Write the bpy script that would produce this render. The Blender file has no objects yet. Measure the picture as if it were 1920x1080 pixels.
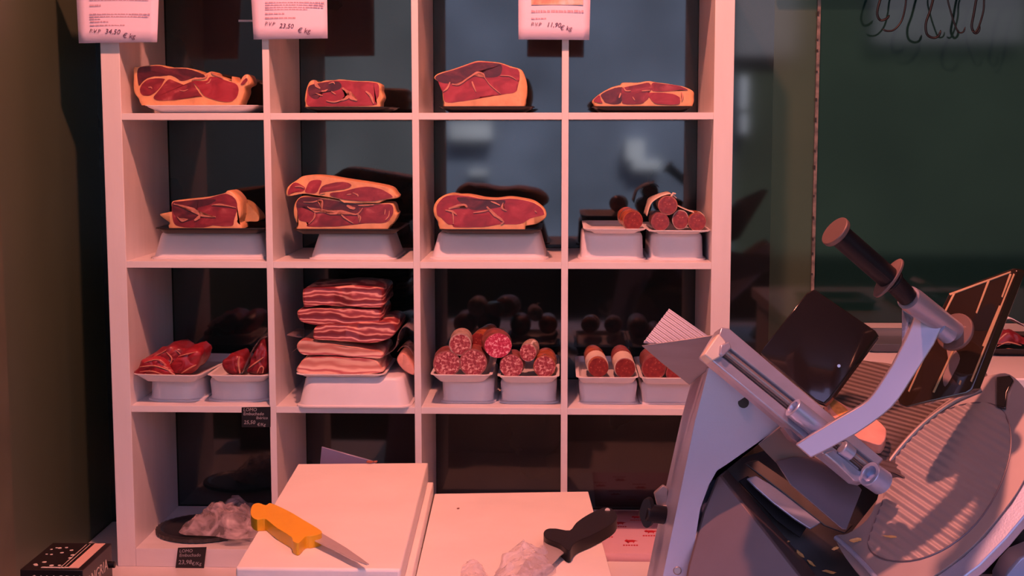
import bpy, bmesh, math, random
from mathutils import Vector, Matrix, noise
random.seed(7)
S = bpy.context.scene
COL = S.collection
V = Vector
# ---------------------------------------------------------------- camera
CAM = V((1.0865, -3.3205, 1.0727)); F = 2642.4; YAW, PIT, ROL = .03498, .11461, -.00096
_f = V((-math.sin(YAW)*math.cos(PIT), math.cos(YAW)*math.cos(PIT), -math.sin(PIT)))
_r = V((math.cos(YAW), math.sin(YAW), 0)); _u = _r.cross(_f)
_c, _s = math.cos(ROL), math.sin(ROL)
_r, _u = _r*_c + _u*_s, _u*_c - _r*_s
cd = bpy.data.cameras.new('camera'); cam = bpy.data.objects.new('camera', cd); COL.objects.link(cam)
cd.sensor_width = 36; cd.lens = F/1920*36; cd.clip_start = .02; cd.clip_end = 200
cam.matrix_world = Matrix(((_r.x, _u.x, -_f.x, CAM.x), (_r.y, _u.y, -_f.y, CAM.y), (_r.z, _u.z, -_f.z, CAM.z), (0, 0, 0, 1)))
S.camera = cam
# ---------------------------------------------------------------- world, lamps, exposure
W = bpy.data.worlds.new('world'); S.world = W; W.use_nodes = True
bg = W.node_tree.nodes['Background']; bg.inputs[0].default_value = (.56, .50, 1.0, 1); bg.inputs[1].default_value = 1.8
vs = S.view_settings; vs.view_transform = 'Standard'; vs.look = 'None'; vs.gamma = 1; vs.use_curve_mapping = False; vs.exposure = 0.0
def lamp(name, kind, loc, target, energy, color, size=.1, size_y=None, **kw):
    l = bpy.data.lights.new(name, kind); l.energy = energy; l.color = color
    o = bpy.data.objects.new(name, l); COL.objects.link(o); o.location = loc
    o.rotation_euler = (V(target)-V(loc)).to_track_quat('-Z', 'Y').to_euler()
    if kind == 'AREA':
        l.size = size
        if size_y: l.shape = 'RECTANGLE'; l.size_y = size_y
    elif kind == 'SUN': l.angle = size
    else: l.shadow_soft_size = size
    for k, v in kw.items(): setattr(l, k, v)
    return o
lamp('meat_lamp', 'AREA', (.86, -1.30, 2.60), (.80, 0, .55), 62, (1, .30, .205), .09)
lamp('slicer_fill_lamp', 'AREA', (2.25, -1.55, 2.6), (1.9, -1.0, .5), 15, (1, .30, .205), .35)  # unseen lamp added to light the slicer and soften its arm shadow
lamp('sun', 'SUN', (0, 5, 10), (0, 0, 0), 26, (1, .97, .95), .01).rotation_euler = V((-.2, -.75, -.62)).to_track_quat('-Z', 'Y').to_euler()

# ---------------------------------------------------------------- pixel -> place helpers
def ray(px, py): return _f + _r*((px-960)/F) + _u*((540-py)/F)
def at(px, py, Y): d = ray(px, py); return CAM + d*((Y-CAM.y)/d.y)
def atz(px, py, Z): d = ray(px, py); return CAM + d*((Z-CAM.z)/d.z)
def pl(a, b, c):
    A, B, C = at(*a), at(*b), at(*c); n = (B-A).cross(C-A).normalized()
    if n.dot(ray(960, 540)) > 0: n = -n
    return (A, n)
def on(px, py, P): d = ray(px, py); return CAM + d*((P[0]-CAM).dot(P[1])/d.dot(P[1]))
def crop(cx, cy, s, pts): return [(cx+x/s, cy+y/s) for x, y in pts]
def cat(pts, n=5, closed=True):
    out = []; m = len(pts)
    rng = range(m) if closed else range(m-1)
    for i in rng:
        g = (lambda k: pts[k % m]) if closed else (lambda k: pts[max(0, min(m-1, k))])
        p0, p1, p2, p3 = g(i-1), g(i), g(i+1), g(i+2)
        for j in range(n):
            t = j/n
            out.append(tuple(.5*((2*b)+(-a+c)*t+(2*a-5*b+4*c-d)*t*t+(-a+3*b-3*c+d)*t**3) for a, b, c, d in zip(p0, p1, p2, p3)))
    if not closed: out.append(tuple(pts[-1]))
    return out

# ---------------------------------------------------------------- materials
def mat(name, col, rough=.5, metal=0, spec=.5, bump=0, bscale=50, var=0, vscale=8, coat=0, ior=None, stretch=None, alpha=1, trans=0, emit=None):
    m = bpy.data.materials.new(name); m.use_nodes = True; nt = m.node_tree; b = nt.nodes['Principled BSDF']
    b.inputs['Base Color'].default_value = (*col, 1); b.inputs['Roughness'].default_value = rough; b.inputs['Metallic'].default_value = metal
    b.inputs['Specular IOR Level'].default_value = spec; b.inputs['Coat Weight'].default_value = coat
    if ior: b.inputs['IOR'].default_value = ior
    b.inputs['Alpha'].default_value = alpha; b.inputs['Transmission Weight'].default_value = trans
    tc = nt.nodes.new('ShaderNodeTexCoord'); mp = nt.nodes.new('ShaderNodeMapping'); nt.links.new(tc.outputs['Object'], mp.inputs[0])
    if stretch: mp.inputs['Scale'].default_value = stretch
    if var:
        n = nt.nodes.new('ShaderNodeTexNoise'); n.inputs['Scale'].default_value = vscale; n.inputs['Detail'].default_value = 5
        nt.links.new(mp.outputs[0], n.inputs['Vector'])
        mx = nt.nodes.new('ShaderNodeMix'); mx.data_type = 'RGBA'; mx.blend_type = 'MULTIPLY'
        r = nt.nodes.new('ShaderNodeMapRange'); r.inputs[1].default_value = .3; r.inputs[2].default_value = .7; r.inputs[3].default_value = 1-var; r.inputs[4].default_value = 1+var*.3
        nt.links.new(n.outputs['Fac'], r.inputs[0])
        mx.inputs[0].default_value = 1; mx.inputs[6].default_value = (*col, 1)
        nt.links.new(r.outputs[0], mx.inputs[7]); nt.links.new(mx.outputs[2], b.inputs['Base Color'])
    if bump:
        n2 = nt.nodes.new('ShaderNodeTexNoise'); n2.inputs['Scale'].default_value = bscale; n2.inputs['Detail'].default_value = 4
        nt.links.new(mp.outputs[0], n2.inputs['Vector'])
        bp = nt.nodes.new('ShaderNodeBump'); bp.inputs['Strength'].default_value = bump; bp.inputs['Distance'].default_value = .004
        nt.links.new(n2.outputs['Fac'], bp.inputs['Height']); nt.links.new(bp.outputs[0], b.inputs['Normal'])
    return m
def ramp_mat(name, cols, kind='noise', scale=40, rough=.35, stretch=(1, 1, 1), dist=0, bump=.3, detail=5, spec=.5):
    m = bpy.data.materials.new(name); m.use_nodes = True; nt = m.node_tree; b = nt.nodes['Principled BSDF']
    b.inputs['Roughness'].default_value = rough; b.inputs['Specular IOR Level'].default_value = spec
    tc = nt.nodes.new('ShaderNodeTexCoord'); mp = nt.nodes.new('ShaderNodeMapping'); mp.inputs['Scale'].default_value = stretch
    nt.links.new(tc.outputs['Object'], mp.inputs[0])
    if kind == 'noise':
        t = nt.nodes.new('ShaderNodeTexNoise'); t.inputs['Detail'].default_value = detail; t.inputs['Distortion'].default_value = dist; out = t.outputs['Fac']
    elif kind == 'voronoi':
        t = nt.nodes.new('ShaderNodeTexVoronoi'); out = t.outputs['Distance']
        wn = nt.nodes.new('ShaderNodeTexNoise'); wn.inputs['Scale'].default_value = scale*1.2; ad = nt.nodes.new('ShaderNodeVectorMath'); ad.operation = 'MULTIPLY_ADD'
        ad.inputs[1].default_value = (dist/scale,)*3; nt.links.new(mp.outputs[0], wn.inputs['Vector']); nt.links.new(wn.outputs['Color'], ad.inputs[0]); nt.links.new(mp.outputs[0], ad.inputs[2])
    else:
        t = nt.nodes.new('ShaderNodeTexWave'); t.bands_direction = 'Z'; t.inputs['Distortion'].default_value = dist; t.inputs['Detail'].default_value = 3
        t.inputs['Detail Scale'].default_value = 1.4; out = t.outputs['Fac']
    t.inputs['Scale'].default_value = scale
    nt.links.new(ad.outputs[0] if kind == 'voronoi' else mp.outputs[0], t.inputs['Vector'])
    cr = nt.nodes.new('ShaderNodeValToRGB'); e = cr.color_ramp.elements
    while len(e) < len(cols): e.new(.5)
    for k, (p, c) in enumerate(cols): e[k].position = p; e[k].color = (*c, 1)
    nt.links.new(out, cr.inputs[0]); nt.links.new(cr.outputs[0], b.inputs['Base Color'])
    if bump:
        bp = nt.nodes.new('ShaderNodeBump'); bp.inputs['Strength'].default_value = bump; bp.inputs['Distance'].default_value = .002
        nt.links.new(out, bp.inputs['Height']); nt.links.new(bp.outputs[0], b.inputs['Normal'])
    return m
M = {}
M['laminate'] = mat('white_laminate', (.80, .77, .80), .45, var=.06, vscale=6, stretch=(4, 4, .6), bump=.05, bscale=60)
M['laminate_h'] = mat('white_laminate_boards', (.80, .77, .80), .45, var=.06, vscale=6, stretch=(.6, 4, 4), bump=.05, bscale=60)
M['glass_wall'] = mat('back_painted_glass', (.020, .023, .021), .05, spec=.75, ior=1.5, var=.25, vscale=2)
M['glass_green'] = mat('green_back_painted_glass', (.008, .034, .030), .06, spec=.5, ior=1.5, var=.3, vscale=1.5)
M['olive_reflection'] = mat('olive_reflection_glass', (.055, .085, .055), .08, spec=.6, ior=1.5, var=.2, vscale=3)  # olive side wall's reflection put into the glass colour
M['olive'] = mat('olive_paint', (.085, .115, .07), .38, spec=.4, var=.25, vscale=2, stretch=(1, 1, .3))
M['tan'] = mat('tan_trim', (.11, .12, .075), .5, var=.2)
M['counter'] = mat('white_counter', (.80, .74, .76), .35, var=.08, vscale=5)
M['dark'] = mat('dark_paint', (.02, .018, .02), .6, var=.2)
M['floor'] = mat('floor_tiles', (.05, .05, .055), .5, var=.3, vscale=3)
M['ceil'] = mat('ceiling_paint', (.35, .35, .36), .8, var=.05)
M['fascia'] = mat('grey_fascia', (.55, .55, .6), .7, var=.1)
M['street'] = mat('street_facade', (.17, .21, .30), .9, var=.5, vscale=1.0)
M['streetdim'] = mat('dim_facade', (.12, .13, .14), .9, var=.4, vscale=1.0)
M['streetmid'] = mat('grey_facade', (.20, .20, .22), .9, var=.1)
M['streetpale'] = mat('pale_facade', (.62, .68, .74), .9, var=.3, vscale=2)
M['streetdark'] = mat('dark_facade', (.035, .05, .03), .9, var=.5, vscale=.8)
M['asphalt'] = mat('asphalt', (.07, .075, .09), .9, var=.3, vscale=2)
M['foam'] = mat('white_foam', (.84, .80, .84), .5, var=.03, vscale=20, bump=.08, bscale=300)
M['blackfoam'] = mat('black_foam', (.010, .009, .012), .4, var=.2)
M['tub'] = mat('white_plastic_tub', (.80, .77, .83), .35, var=.05, vscale=10)
M['fat'] = mat('ham_fat', (.86, .44, .22), .38, var=.22, vscale=30, bump=.2, bscale=120)
M['fat_pink'] = mat('pink_fat', (.86, .42, .34), .35, var=.15, vscale=40, bump=.2, bscale=120)
M['rind'] = mat('ham_rind', (.62, .36, .16), .45, var=.35, vscale=25, bump=.3, bscale=90)
M['vein'] = mat('fat_seam', (.66, .26, .18), .4, var=.3, vscale=60)
M['lean'] = ramp_mat('lean_ham', [(.25, (.13, .010, .018)), (.48, (.24, .018, .030)), (.62, (.31, .030, .042)), (.76, (.50, .12, .12))], scale=22, dist=1.2, stretch=(1, 1, 1.8))
M['lean_dark'] = ramp_mat('dark_lean_ham', [(.25, (.05, .006, .012)), (.5, (.10, .010, .018)), (.70, (.17, .022, .03)), (.82, (.34, .10, .10))], scale=24, dist=1.2, stretch=(1, 1, 1.8))
M['lean_bright'] = ramp_mat('bright_lean_ham', [(.25, (.20, .010, .020)), (.5, (.33, .018, .032)), (.70, (.42, .04, .055)), (.84, (.60, .16, .15))], scale=22, dist=1, stretch=(1, 1, 1.6))
M['bacon'] = ramp_mat('streaky_bacon', [(0, (.17, .02, .03)), (.38, (.30, .05, .06)), (.52, (.78, .36, .30)), (.76, (.84, .42, .34)), (.88, (.50, .12, .12)), (1, (.30, .05, .06))], kind='wave', scale=15, dist=7, stretch=(.40, .3, 1), bump=.4)
M['bacon_fat'] = ramp_mat('fatty_bacon', [(0, (.62, .24, .20)), (.3, (.86, .52, .42)), (.8, (.88, .56, .46)), (1, (.5, .12, .13))], kind='wave', scale=12, dist=6, stretch=(.35, .3, 1), bump=.4)
M['salami'] = ramp_mat('salami_face', [(.36, (.24, .02, .035)), (.50, (.36, .05, .07)), (.58, (.58, .22, .21)), (.68, (.78, .48, .44))], scale=150, dist=.6, bump=.2, detail=2)
M['salami_red'] = ramp_mat('bright_salami_face', [(.36, (.42, .015, .06)), (.52, (.60, .05, .13)), (.60, (.80, .28, .36)), (.70, (.92, .6, .65))], scale=170, dist=.6, bump=.2, detail=2)
M['chorizo'] = ramp_mat('chorizo_face', [(.10, (.55, .2, .14)), (.2, (.30, .035, .03)), (1, (.17, .015, .02))], kind='voronoi', scale=120, dist=1.2, bump=.1)
M['casing'] = mat('salami_casing', (.36, .10, .09), .35, var=.5, vscale=60, bump=.3, bscale=150)
M['casing_pale'] = mat('mouldy_casing', (.55, .38, .33), .5, var=.4, vscale=70, bump=.3, bscale=150)
M['casing_orange'] = mat('chorizo_casing', (.50, .13, .06), .25, var=.5, vscale=40, bump=.2, bscale=80)
M['paper'] = mat('wrapping_paper', (.80, .66, .56), .55, var=.15, vscale=30)
M['sign'] = mat('sign_paper', (.88, .78, 1.0), .5, var=.03, vscale=8)
M['ink'] = mat('grey_print', (.66, .45, .58), .7, var=.2, vscale=90)
M['pen'] = mat('pen_ink', (.12, .05, .12), .6, var=.1)
M['picture'] = ramp_mat('picture_of_ham', [(.3, (.55, .12, .12)), (.5, (.8, .45, .3)), (.7, (.85, .75, .75))], scale=30)
M['slate'] = mat('black_price_tag', (.012, .009, .012), .4, var=.2)
M['chalk'] = mat('chalk_writing', (.45, .42, .45), .8, var=.2)
M['board'] = mat('cutting_board', (.86, .80, .76), .5, var=.07, vscale=7, bump=.08, bscale=200)
M['stain'] = mat('brown_spot', (.35, .10, .06), .6, var=.3)
M['yellow'] = mat('yellow_handle', (.82, .42, .015), .38, var=.06, vscale=20, bump=.1, bscale=200)
M['blackplastic'] = mat('black_plastic', (.008, .007, .010), .42, spec=.28, var=.2)
M['blade'] = mat('knife_steel', (.66, .60, .60), .3, .45, var=.05, vscale=30)
M['alu'] = mat('cast_aluminium', (.42, .48, .68), .34, .5, var=.05, vscale=8, bump=.04, bscale=300)
M['alu_rail'] = mat('machined_aluminium', (.44, .44, .56), .32, .45, var=.08, vscale=20, stretch=(1, 4, 4))
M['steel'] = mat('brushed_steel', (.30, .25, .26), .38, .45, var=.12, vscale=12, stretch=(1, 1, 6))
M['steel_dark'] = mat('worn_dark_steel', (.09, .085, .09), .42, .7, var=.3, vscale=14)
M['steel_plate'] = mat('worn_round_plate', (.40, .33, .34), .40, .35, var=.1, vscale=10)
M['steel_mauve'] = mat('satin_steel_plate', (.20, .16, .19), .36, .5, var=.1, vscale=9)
M['shaded_housing_steel'] = mat('shade_darkened_housing', (.20, .14, .145), .42, .4, var=.15, vscale=8)  # steel copy darkened to stand for less skylight on the housing
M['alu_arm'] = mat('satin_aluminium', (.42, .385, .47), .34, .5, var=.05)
M['shaded_steel'] = mat('shade_darkened_steel', (.17, .13, .13), .42, .4, var=.15)  # steel copy with the shade on the ribbed table put into its colour
M['cap'] = mat('cream_end_cap', (.72, .60, .52), .45, var=.1)
M['smoke'] = mat('smoked_plastic', (.018, .014, .014), .10, spec=.7, coat=.4, var=.2)
M['smoke2'] = mat('brown_smoked_plastic', (.030, .016, .010), .07, spec=.7, coat=.5, var=.3, vscale=6)
M['gold'] = mat('amber_rib', (.45, .25, .12), .25, spec=.8, var=.2)
M['copper'] = mat('brown_end_disc', (.19, .11, .10), .45, .2, var=.2)
M['crumb'] = mat('meat_crumb', (.75, .36, .12), .5, var=.3, vscale=100)
M['cowprint'] = mat('red_print', (.60, .02, .04), .6, var=.1)
M['butcherpaper'] = mat('butcher_paper', (.84, .56, .70), .5, var=.04)
M['box'] = mat('dark_carton', (.018, .010, .012), .35, var=.3, vscale=10)
M['boxprint'] = mat('carton_print', (.85, .75, .66), .5, var=.15, vscale=60)
M['boxstripe'] = mat('carton_stripe', (.80, .52, .44), .5, var=.05)
M['hook'] = mat('hook_steel', (.02, .02, .024), .3, .3, var=.2)
M['greytray'] = mat('grey_tray', (.10, .12, .15), .45, var=.1)
M['bluesheet'] = mat('clear_blue_sheet', (.22, .20, .34), .25, var=.15)
def film_mat(name, col, a):
    m = bpy.data.materials.new(name); m.use_nodes = True; nt = m.node_tree
    b = nt.nodes['Principled BSDF']; b.inputs['Base Color'].default_value = (*col, 1); b.inputs['Roughness'].default_value = .22
    n = nt.nodes.new('ShaderNodeTexNoise'); n.inputs['Scale'].default_value = 14; n.inputs['Distortion'].default_value = 2
    tc = nt.nodes.new('ShaderNodeTexCoord'); nt.links.new(tc.outputs['Object'], n.inputs['Vector'])
    r = nt.nodes.new('ShaderNodeMapRange'); r.inputs[1].default_value = .35; r.inputs[2].default_value = .68; r.inputs[3].default_value = a*.45; r.inputs[4].default_value = min(1, a*1.5)
    nt.links.new(n.outputs['Fac'], r.inputs[0]); nt.links.new(r.outputs[0], b.inputs['Alpha'])
    return m
M['film'] = film_mat('clear_plastic_film', (.75, .70, .78), .45)
M['bag'] = film_mat('plastic_bag', (.62, .50, .54), .62)
M['wrap'] = film_mat('plastic_wrap', (.45, .32, .34), .30)

# ---------------------------------------------------------------- object helpers
ORG = {}
def finish(name, bm, m, parent=None, bevel=0, smooth=True, seg=2, angle=35, recalc=True):
    if recalc: bmesh.ops.recalc_face_normals(bm, faces=bm.faces)
    if parent: o0 = ORG[parent.name]
    else:
        vs_ = [v.co for v in bm.verts]
        o0 = V(((min(v.x for v in vs_)+max(v.x for v in vs_))/2, (min(v.y for v in vs_)+max(v.y for v in vs_))/2, min(v.z for v in vs_)))
    for v in bm.verts: v.co -= o0
    me = bpy.data.meshes.new(name); bm.to_mesh(me); bm.free()
    for k in (m if isinstance(m, (list, tuple)) else [m]): me.materials.append(k)
    o = bpy.data.objects.new(name, me); COL.objects.link(o)
    if parent: o.parent = parent
    else: o.location = o0
    ORG[o.name] = o0.copy()
    if smooth:
        me.shade_smooth(); me.set_sharp_from_angle(angle=math.radians(angle))
    if bevel:
        b = o.modifiers.new('bevel', 'BEVEL'); b.width = bevel; b.segments = seg; b.limit_method = 'ANGLE'; b.angle_limit = math.radians(40)
        b.harden_normals = False
    return o
def tag(o, label, cat_, group=None):
    o['label'] = label; o['category'] = cat_
    if group: o['group'] = group
    return o
def thing(name, loc, label, cat_, group=None):
    o = bpy.data.objects.new(name, None); COL.objects.link(o); o.location = loc; ORG[o.name] = V(loc)
    o.empty_display_size = .05
    return tag(o, label, cat_, group)
def struct(o): o['kind'] = 'structure'; return o
def box(bm, x0, x1, y0, y1, z0, z1):
    vs_ = [bm.verts.new((x, y, z)) for z in (z0, z1) for y in (y0, y1) for x in (x0, x1)]
    for f in ((0, 2, 3, 1), (4, 5, 7, 6), (0, 1, 5, 4), (2, 6, 7, 3), (0, 4, 6, 2), (1, 3, 7, 5)): bm.faces.new([vs_[i] for i in f])
def bx(*a): bm = bmesh.new(); box(bm, *a); return bm
def prism(bm, pts, ext, mi=0):
    """closed 3-D outline extruded by the vector ext"""
    a = [bm.verts.new(p) for p in pts]; b = [bm.verts.new(V(p)+V(ext)) for p in pts]; n = len(pts)
    fs = [bm.faces.new(a), bm.faces.new(b[::-1])] + [bm.faces.new((a[i], b[i], b[(i+1) % n], a[(i+1) % n])) for i in range(n)]
    for f in fs: f.material_index = mi
    bmesh.ops.triangulate(bm, faces=fs[:2])
def pr(pts, ext): bm = bmesh.new(); prism(bm, pts, ext); return bm
def tube(bm, pts, r, n=16, caps=True, mi=0):
    """round tube through points; r is a number or a list"""
    pts = [V(p) for p in pts]; rs = r if isinstance(r, (list, tuple)) else [r]*len(pts); rings = []; ref = None
    for i, p in enumerate(pts):
        d = (pts[min(i+1, len(pts)-1)]-pts[max(i-1, 0)])
        if d.length < 1e-9: d = pts[-1]-pts[0]
        d.normalize()
        if ref is None: ref = d.orthogonal().normalized()
        ref = (ref-d*ref.dot(d)).normalized(); q = d.cross(ref)
        rings.append([bm.verts.new(p+(ref*math.cos(a)+q*math.sin(a))*rs[i]) for a in [2*math.pi*k/n for k in range(n)]])
    for a, b in zip(rings, rings[1:]):
        for k in range(n): bm.faces.new((a[k], a[(k+1) % n], b[(k+1) % n], b[k])).material_index = mi
    if caps:
        bm.faces.new(rings[0]).material_index = mi; bm.faces.new(rings[-1][::-1]).material_index = mi
def tb(pts, r, n=16, caps=True): bm = bmesh.new(); tube(bm, pts, r, n, caps); return bm
def rr(x0, x1, y0, y1, r, z, n=5):
    out = []; r = min(r, (x1-x0)/2.01, (y1-y0)/2.01)
    for cx, cy, a0 in ((x1-r, y0+r, -90), (x1-r, y1-r, 0), (x0+r, y1-r, 90), (x0+r, y0+r, 180)):
        for k in range(n+1):
            a = math.radians(a0+90*k/n); out.append(V((cx+r*math.cos(a), cy+r*math.sin(a), z)))
    return out
def loft(bm, rings, cap0=True, cap1=True):
    R = [[bm.verts.new(p) for p in r] for r in rings]; n = len(R[0])
    for a, b in zip(R, R[1:]):
        for k in range(n): bm.faces.new((a[k], a[(k+1) % n], b[(k+1) % n], b[k]))
    if cap0: bm.faces.new(R[0])
    if cap1: bm.faces.new(R[-1][::-1])
def rot_bm(bm, ang, c):
    bmesh.ops.rotate(bm, verts=bm.verts, cent=c, matrix=Matrix.Rotation(ang, 3, 'Z'))
def text(s, size, o, xd, yd, m, parent, name='lettering', align='LEFT', ext=.0002, shear=0, sx=1):
    c = bpy.data.curves.new('t', 'FONT'); c.body = s; c.size = size; c.align_x = align; c.extrude = ext; c.shear = shear; c.resolution_u = 2
    t = bpy.data.objects.new('t', c); COL.objects.link(t)
    dg = bpy.context.evaluated_depsgraph_get(); me = bpy.data.meshes.new_from_object(t.evaluated_get(dg))
    bpy.data.objects.remove(t); xd = V(xd).normalized(); yd = V(yd).normalized(); zd = xd.cross(yd)
    bm = bmesh.new(); bm.from_mesh(me); bpy.data.meshes.remove(me)
    for v in bm.verts: p = v.co.copy(); v.co = V(o) + xd*p.x*sx + yd*p.y + zd*p.z
    return finish(name, bm, m, parent, smooth=False, recalc=False)

# ================================================================ ROOM
XW = atz(192, 995, 0).x - .004      # the left wall
BACK = .395
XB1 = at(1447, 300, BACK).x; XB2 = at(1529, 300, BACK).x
RX = 3.6; FL = -.92; CE = 3.0; FR = -3.0
struct(finish('wall_back', bx(XW-.1, XB1, BACK, BACK+.08, FL, CE), M['glass_wall']))
struct(finish('reflection_panel', bx(XB1, XB2, BACK, BACK+.08, FL, CE), M['olive_reflection']))  # painted reflection of the olive side wall, built as a panel
struct(finish('wall_backright', bx(XB2, RX, BACK, BACK+.08, FL, CE), M['glass_green']))
bm = bmesh.new(); box(bm, XB2-.005, XB2+.003, BACK-.009, BACK-.0005, .2, CE)
e = struct(finish('trim_2', bm, mat('glass_edge', (.24, .19, .16), .4, var=.7, vscale=60)))
bm = bmesh.new()
for k in range(26):
    z = .62+k*.057+random.uniform(-.02, .02); box(bm, XB2-.006, XB2-.002, BACK-.012, BACK-.009, z, z+random.uniform(.004, .012))
finish('chip_mark', bm, M['dark'], e, smooth=False)
struct(finish('wall_left', bx(XW-.1, XW, FR, BACK, FL, CE), M['olive']))
yl = -.44
d = ray(-6, 300); yl = CAM.y + d.y*((XW-CAM.x)/d.x)
struct(finish('trim_3', bx(XW, XW+.004, yl-.30, yl, FL, CE), M['tan']))
struct(finish('wall_right', bx(RX, RX+.1, FR, BACK+.08, FL, CE), M['olive']))
struct(finish('floor', bx(XW-.1, RX+.1, FR-.1, BACK+.08, FL-.1, FL), M['floor']))
struct(finish('ceiling', bx(XW-.1, RX+.1, FR-.1, BACK+.08, CE, CE+.1), M['ceil']))
struct(finish('trim_4', bx(XW-.1, RX+.1, FR-.1, FR, 2.05, CE), M['fascia']))
struct(finish('wall_front', bx(XW-.1, RX+.1, FR-.1, FR, FL, .42), M['dark']))
# street on the customers' side, seen only as reflections in the glass walls
SY = -11.0; RY = 2*BACK-SY
def refl(px0, py0, px1, py1):
    a, b = at(px0, py0, RY), at(px1, py1, RY); return a.x, b.x, b.z, a.z
struct(finish('wall_opposite', bx(at(800, 300, RY).x, at(1375, 300, RY).x, SY-.5, SY-.3, FL-.3, 4.2), M['street']))
struct(finish('wall_oppositeleft', bx(-9, at(800, 300, RY).x, SY-.5, SY-.3, FL-.3, 4.2), M['streetdim']))
bm = bx(at(1375, 300, RY).x, 12, SY-.5, SY-.3, FL-.3, 4.2); struct(finish('wall_oppositeright', bm, M['streetdark']))
struct(finish('trim_5', bx(-12, 14, SY-.5, FR-.1, FL-.5, FL-.3), M['asphalt']))
bm = bmesh.new()
for r_ in ((1174, 262, 1208, 300), (1186, 300, 1240, 318), (1389, 142, 1402, 205), (1390, 212, 1402, 250), (842, 228, 922, 262), (880, 318, 914, 330), (446, 232, 490, 268), (446, 285, 482, 292), (446, 298, 476, 312)):
    x0, x1, z0, z1 = refl(*r_); box(bm, x0, x1, SY-.3, SY-.02, z0, z1)
struct(finish('reflected_patch_1', bm, M['streetpale'], smooth=False))  # pale boxes added only to show as bright reflections in the glass
bm = bmesh.new()
for r_ in ((1646, -80, 1930, 78), (1382, -80, 1495, 104)):
    x0, x1, z0, z1 = refl(*r_); box(bm, x0, x1, SY-.3, SY-.1, z0, z1)
struct(finish('reflected_patch_2', bm, M['streetmid'], smooth=False))  # grey boxes added to give the paler reflections high on the glass

# ================================================================ COUNTERS
RB = atz(212, 1075, 0)
t = struct(finish('trim_6', bx(XW, 1.66, -.62, BACK, -.04, 0), M['counter'], bevel=.003))
def cab(name, label, c_, x0, x1, y0, y1, zt, th=.04):
    r_ = thing(name, ((x0+x1)/2, (y0+y1)/2, FL), label, c_)
    finish('worktop', bx(x0, x1, y0, y1, zt-th, zt), M['counter'], r_, bevel=.004)
    finish('cabinet_body', bx(x0+.015, x1-.015, y0+.02, y1-.01, FL, zt-th), M['laminate'], r_, bevel=.002)
    return r_
del t['kind']; COL.objects.unlink(t)
cab('back_counter', 'low white counter carrying the tall shelf unit and the dark carton', 'counter', XW+.001, 1.66, -.62, BACK-.002, 0)
BZ = .26
p0 = atz(448, 1080, BZ); p1 = atz(1200, 1052, BZ)
cab('work_bench', 'white bench in front, under the cutting boards and the slicer', 'counter', p0.x, 3.3, -1.75, p1.y, BZ, .05)
RZ = at(1700, 605, BACK).z
cab('side_counter', 'white counter behind the slicer on the right, against the green glass', 'counter', 1.70, 3.5, -.43, BACK-.002, RZ, .035)

# ================================================================ SHELF UNIT
X0, X1, IX0, IX1 = .002, 1.486, .0475, 1.4405
VX = [(.385, .401), (.736, .752), (1.087, 1.103)]; HZ = [(.385, .401), (.736, .752), (1.087, 1.103)]
TOPZ = 1.486; DP = .388
u = thing('shelf_unit', (.744, DP/2, 0), 'tall white cube shelf unit of sixteen compartments holding the meat', 'shelf unit')
finish('side_panel', bx(X0, IX0, 0, DP, 0, TOPZ), M['laminate'], u, bevel=.0012)
finish('side_panel', bx(IX1, X1, 0, DP, 0, TOPZ), M['laminate'], u, bevel=.0012)
finish('bottom_panel', bx(IX0, IX1, 0, DP, 0, .046), M['laminate_h'], u, bevel=.0012)
finish('top_panel', bx(IX0, IX1, 0, DP, 1.44, TOPZ), M['laminate_h'], u, bevel=.0012)
for a, b in VX: finish('divider', bx(a, b, .0005, DP, .046, 1.44), M['laminate'], u, bevel=.0008)
cols = [(IX0, .385), (.401, .736), (.752, 1.087), (1.103, IX1)]
for a, b in HZ:
    for c, d in cols: finish('shelf_board', bx(c, d, .001, DP, a, b), M['laminate_h'], u, bevel=.0008)

# ================================================================ TRAYS AND TUBS
def dish(name, label, c_, x0, x1, y0, y1, z0, z1, flare=.018, m=None, r=.02, lip=.005, group=None, rot=0, shallow=None):
    """open tray: flared walls with a turned-out rim"""
    bm = bmesh.new(); t_ = .0028; zi = z0+t_ if shallow is None else z1-shallow
    g = lambda e, z, rad: rr(x0+e, x1-e, y0+e, y1-e, max(rad, .003), z)
    loft(bm, [g(flare+.004, z0, r-.004), g(flare, z0+.003, r), g(lip, z1-.004, r), g(lip-.001, z1-.002, r), g(0, z1-.0015, r), g(0, z1, r), g(lip+t_, z1, r-.003), g(lip+t_+(flare-lip)*(z1-zi)/(z1-z0), zi+.002, r-.006), g(lip+t_+(flare-lip)*(z1-zi)/(z1-z0)+.003, zi, r-.008)])
    if rot: rot_bm(bm, rot, V(((x0+x1)/2, y0, 0)))
    o = finish(name, bm, m or M['foam'], angle=50); return tag(o, label, c_, group)
def riser(label, x0, x1, y0, y1, z0, z1, flare=.012, lip=.006, r=.03, bulge=0):
    """tub turned upside down: closed top, lip at the foot"""
    bm = bmesh.new()
    g = lambda e, z, rad: rr(x0+e, x1-e, y0+e, y1-e, max(rad, .004), z, 7)
    loft(bm, [g(0, z0, r), g(0, z0+.003, r), g(lip, z0+.005, r-.003), g(lip+.001, z0+.009, r-.003), g(flare-.001, z1-.010, r-.006), g(flare+.001, z1-.004, r-.006), g(flare+.005, z1-.001, r-.01), g(flare+.008, z1, r-.014)])
    o = finish('upturned_tub', bm, M['tub'], angle=40); return tag(o, label, 'tub')
def px_x(px, py, Y): return at(px, py, Y).x
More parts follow.
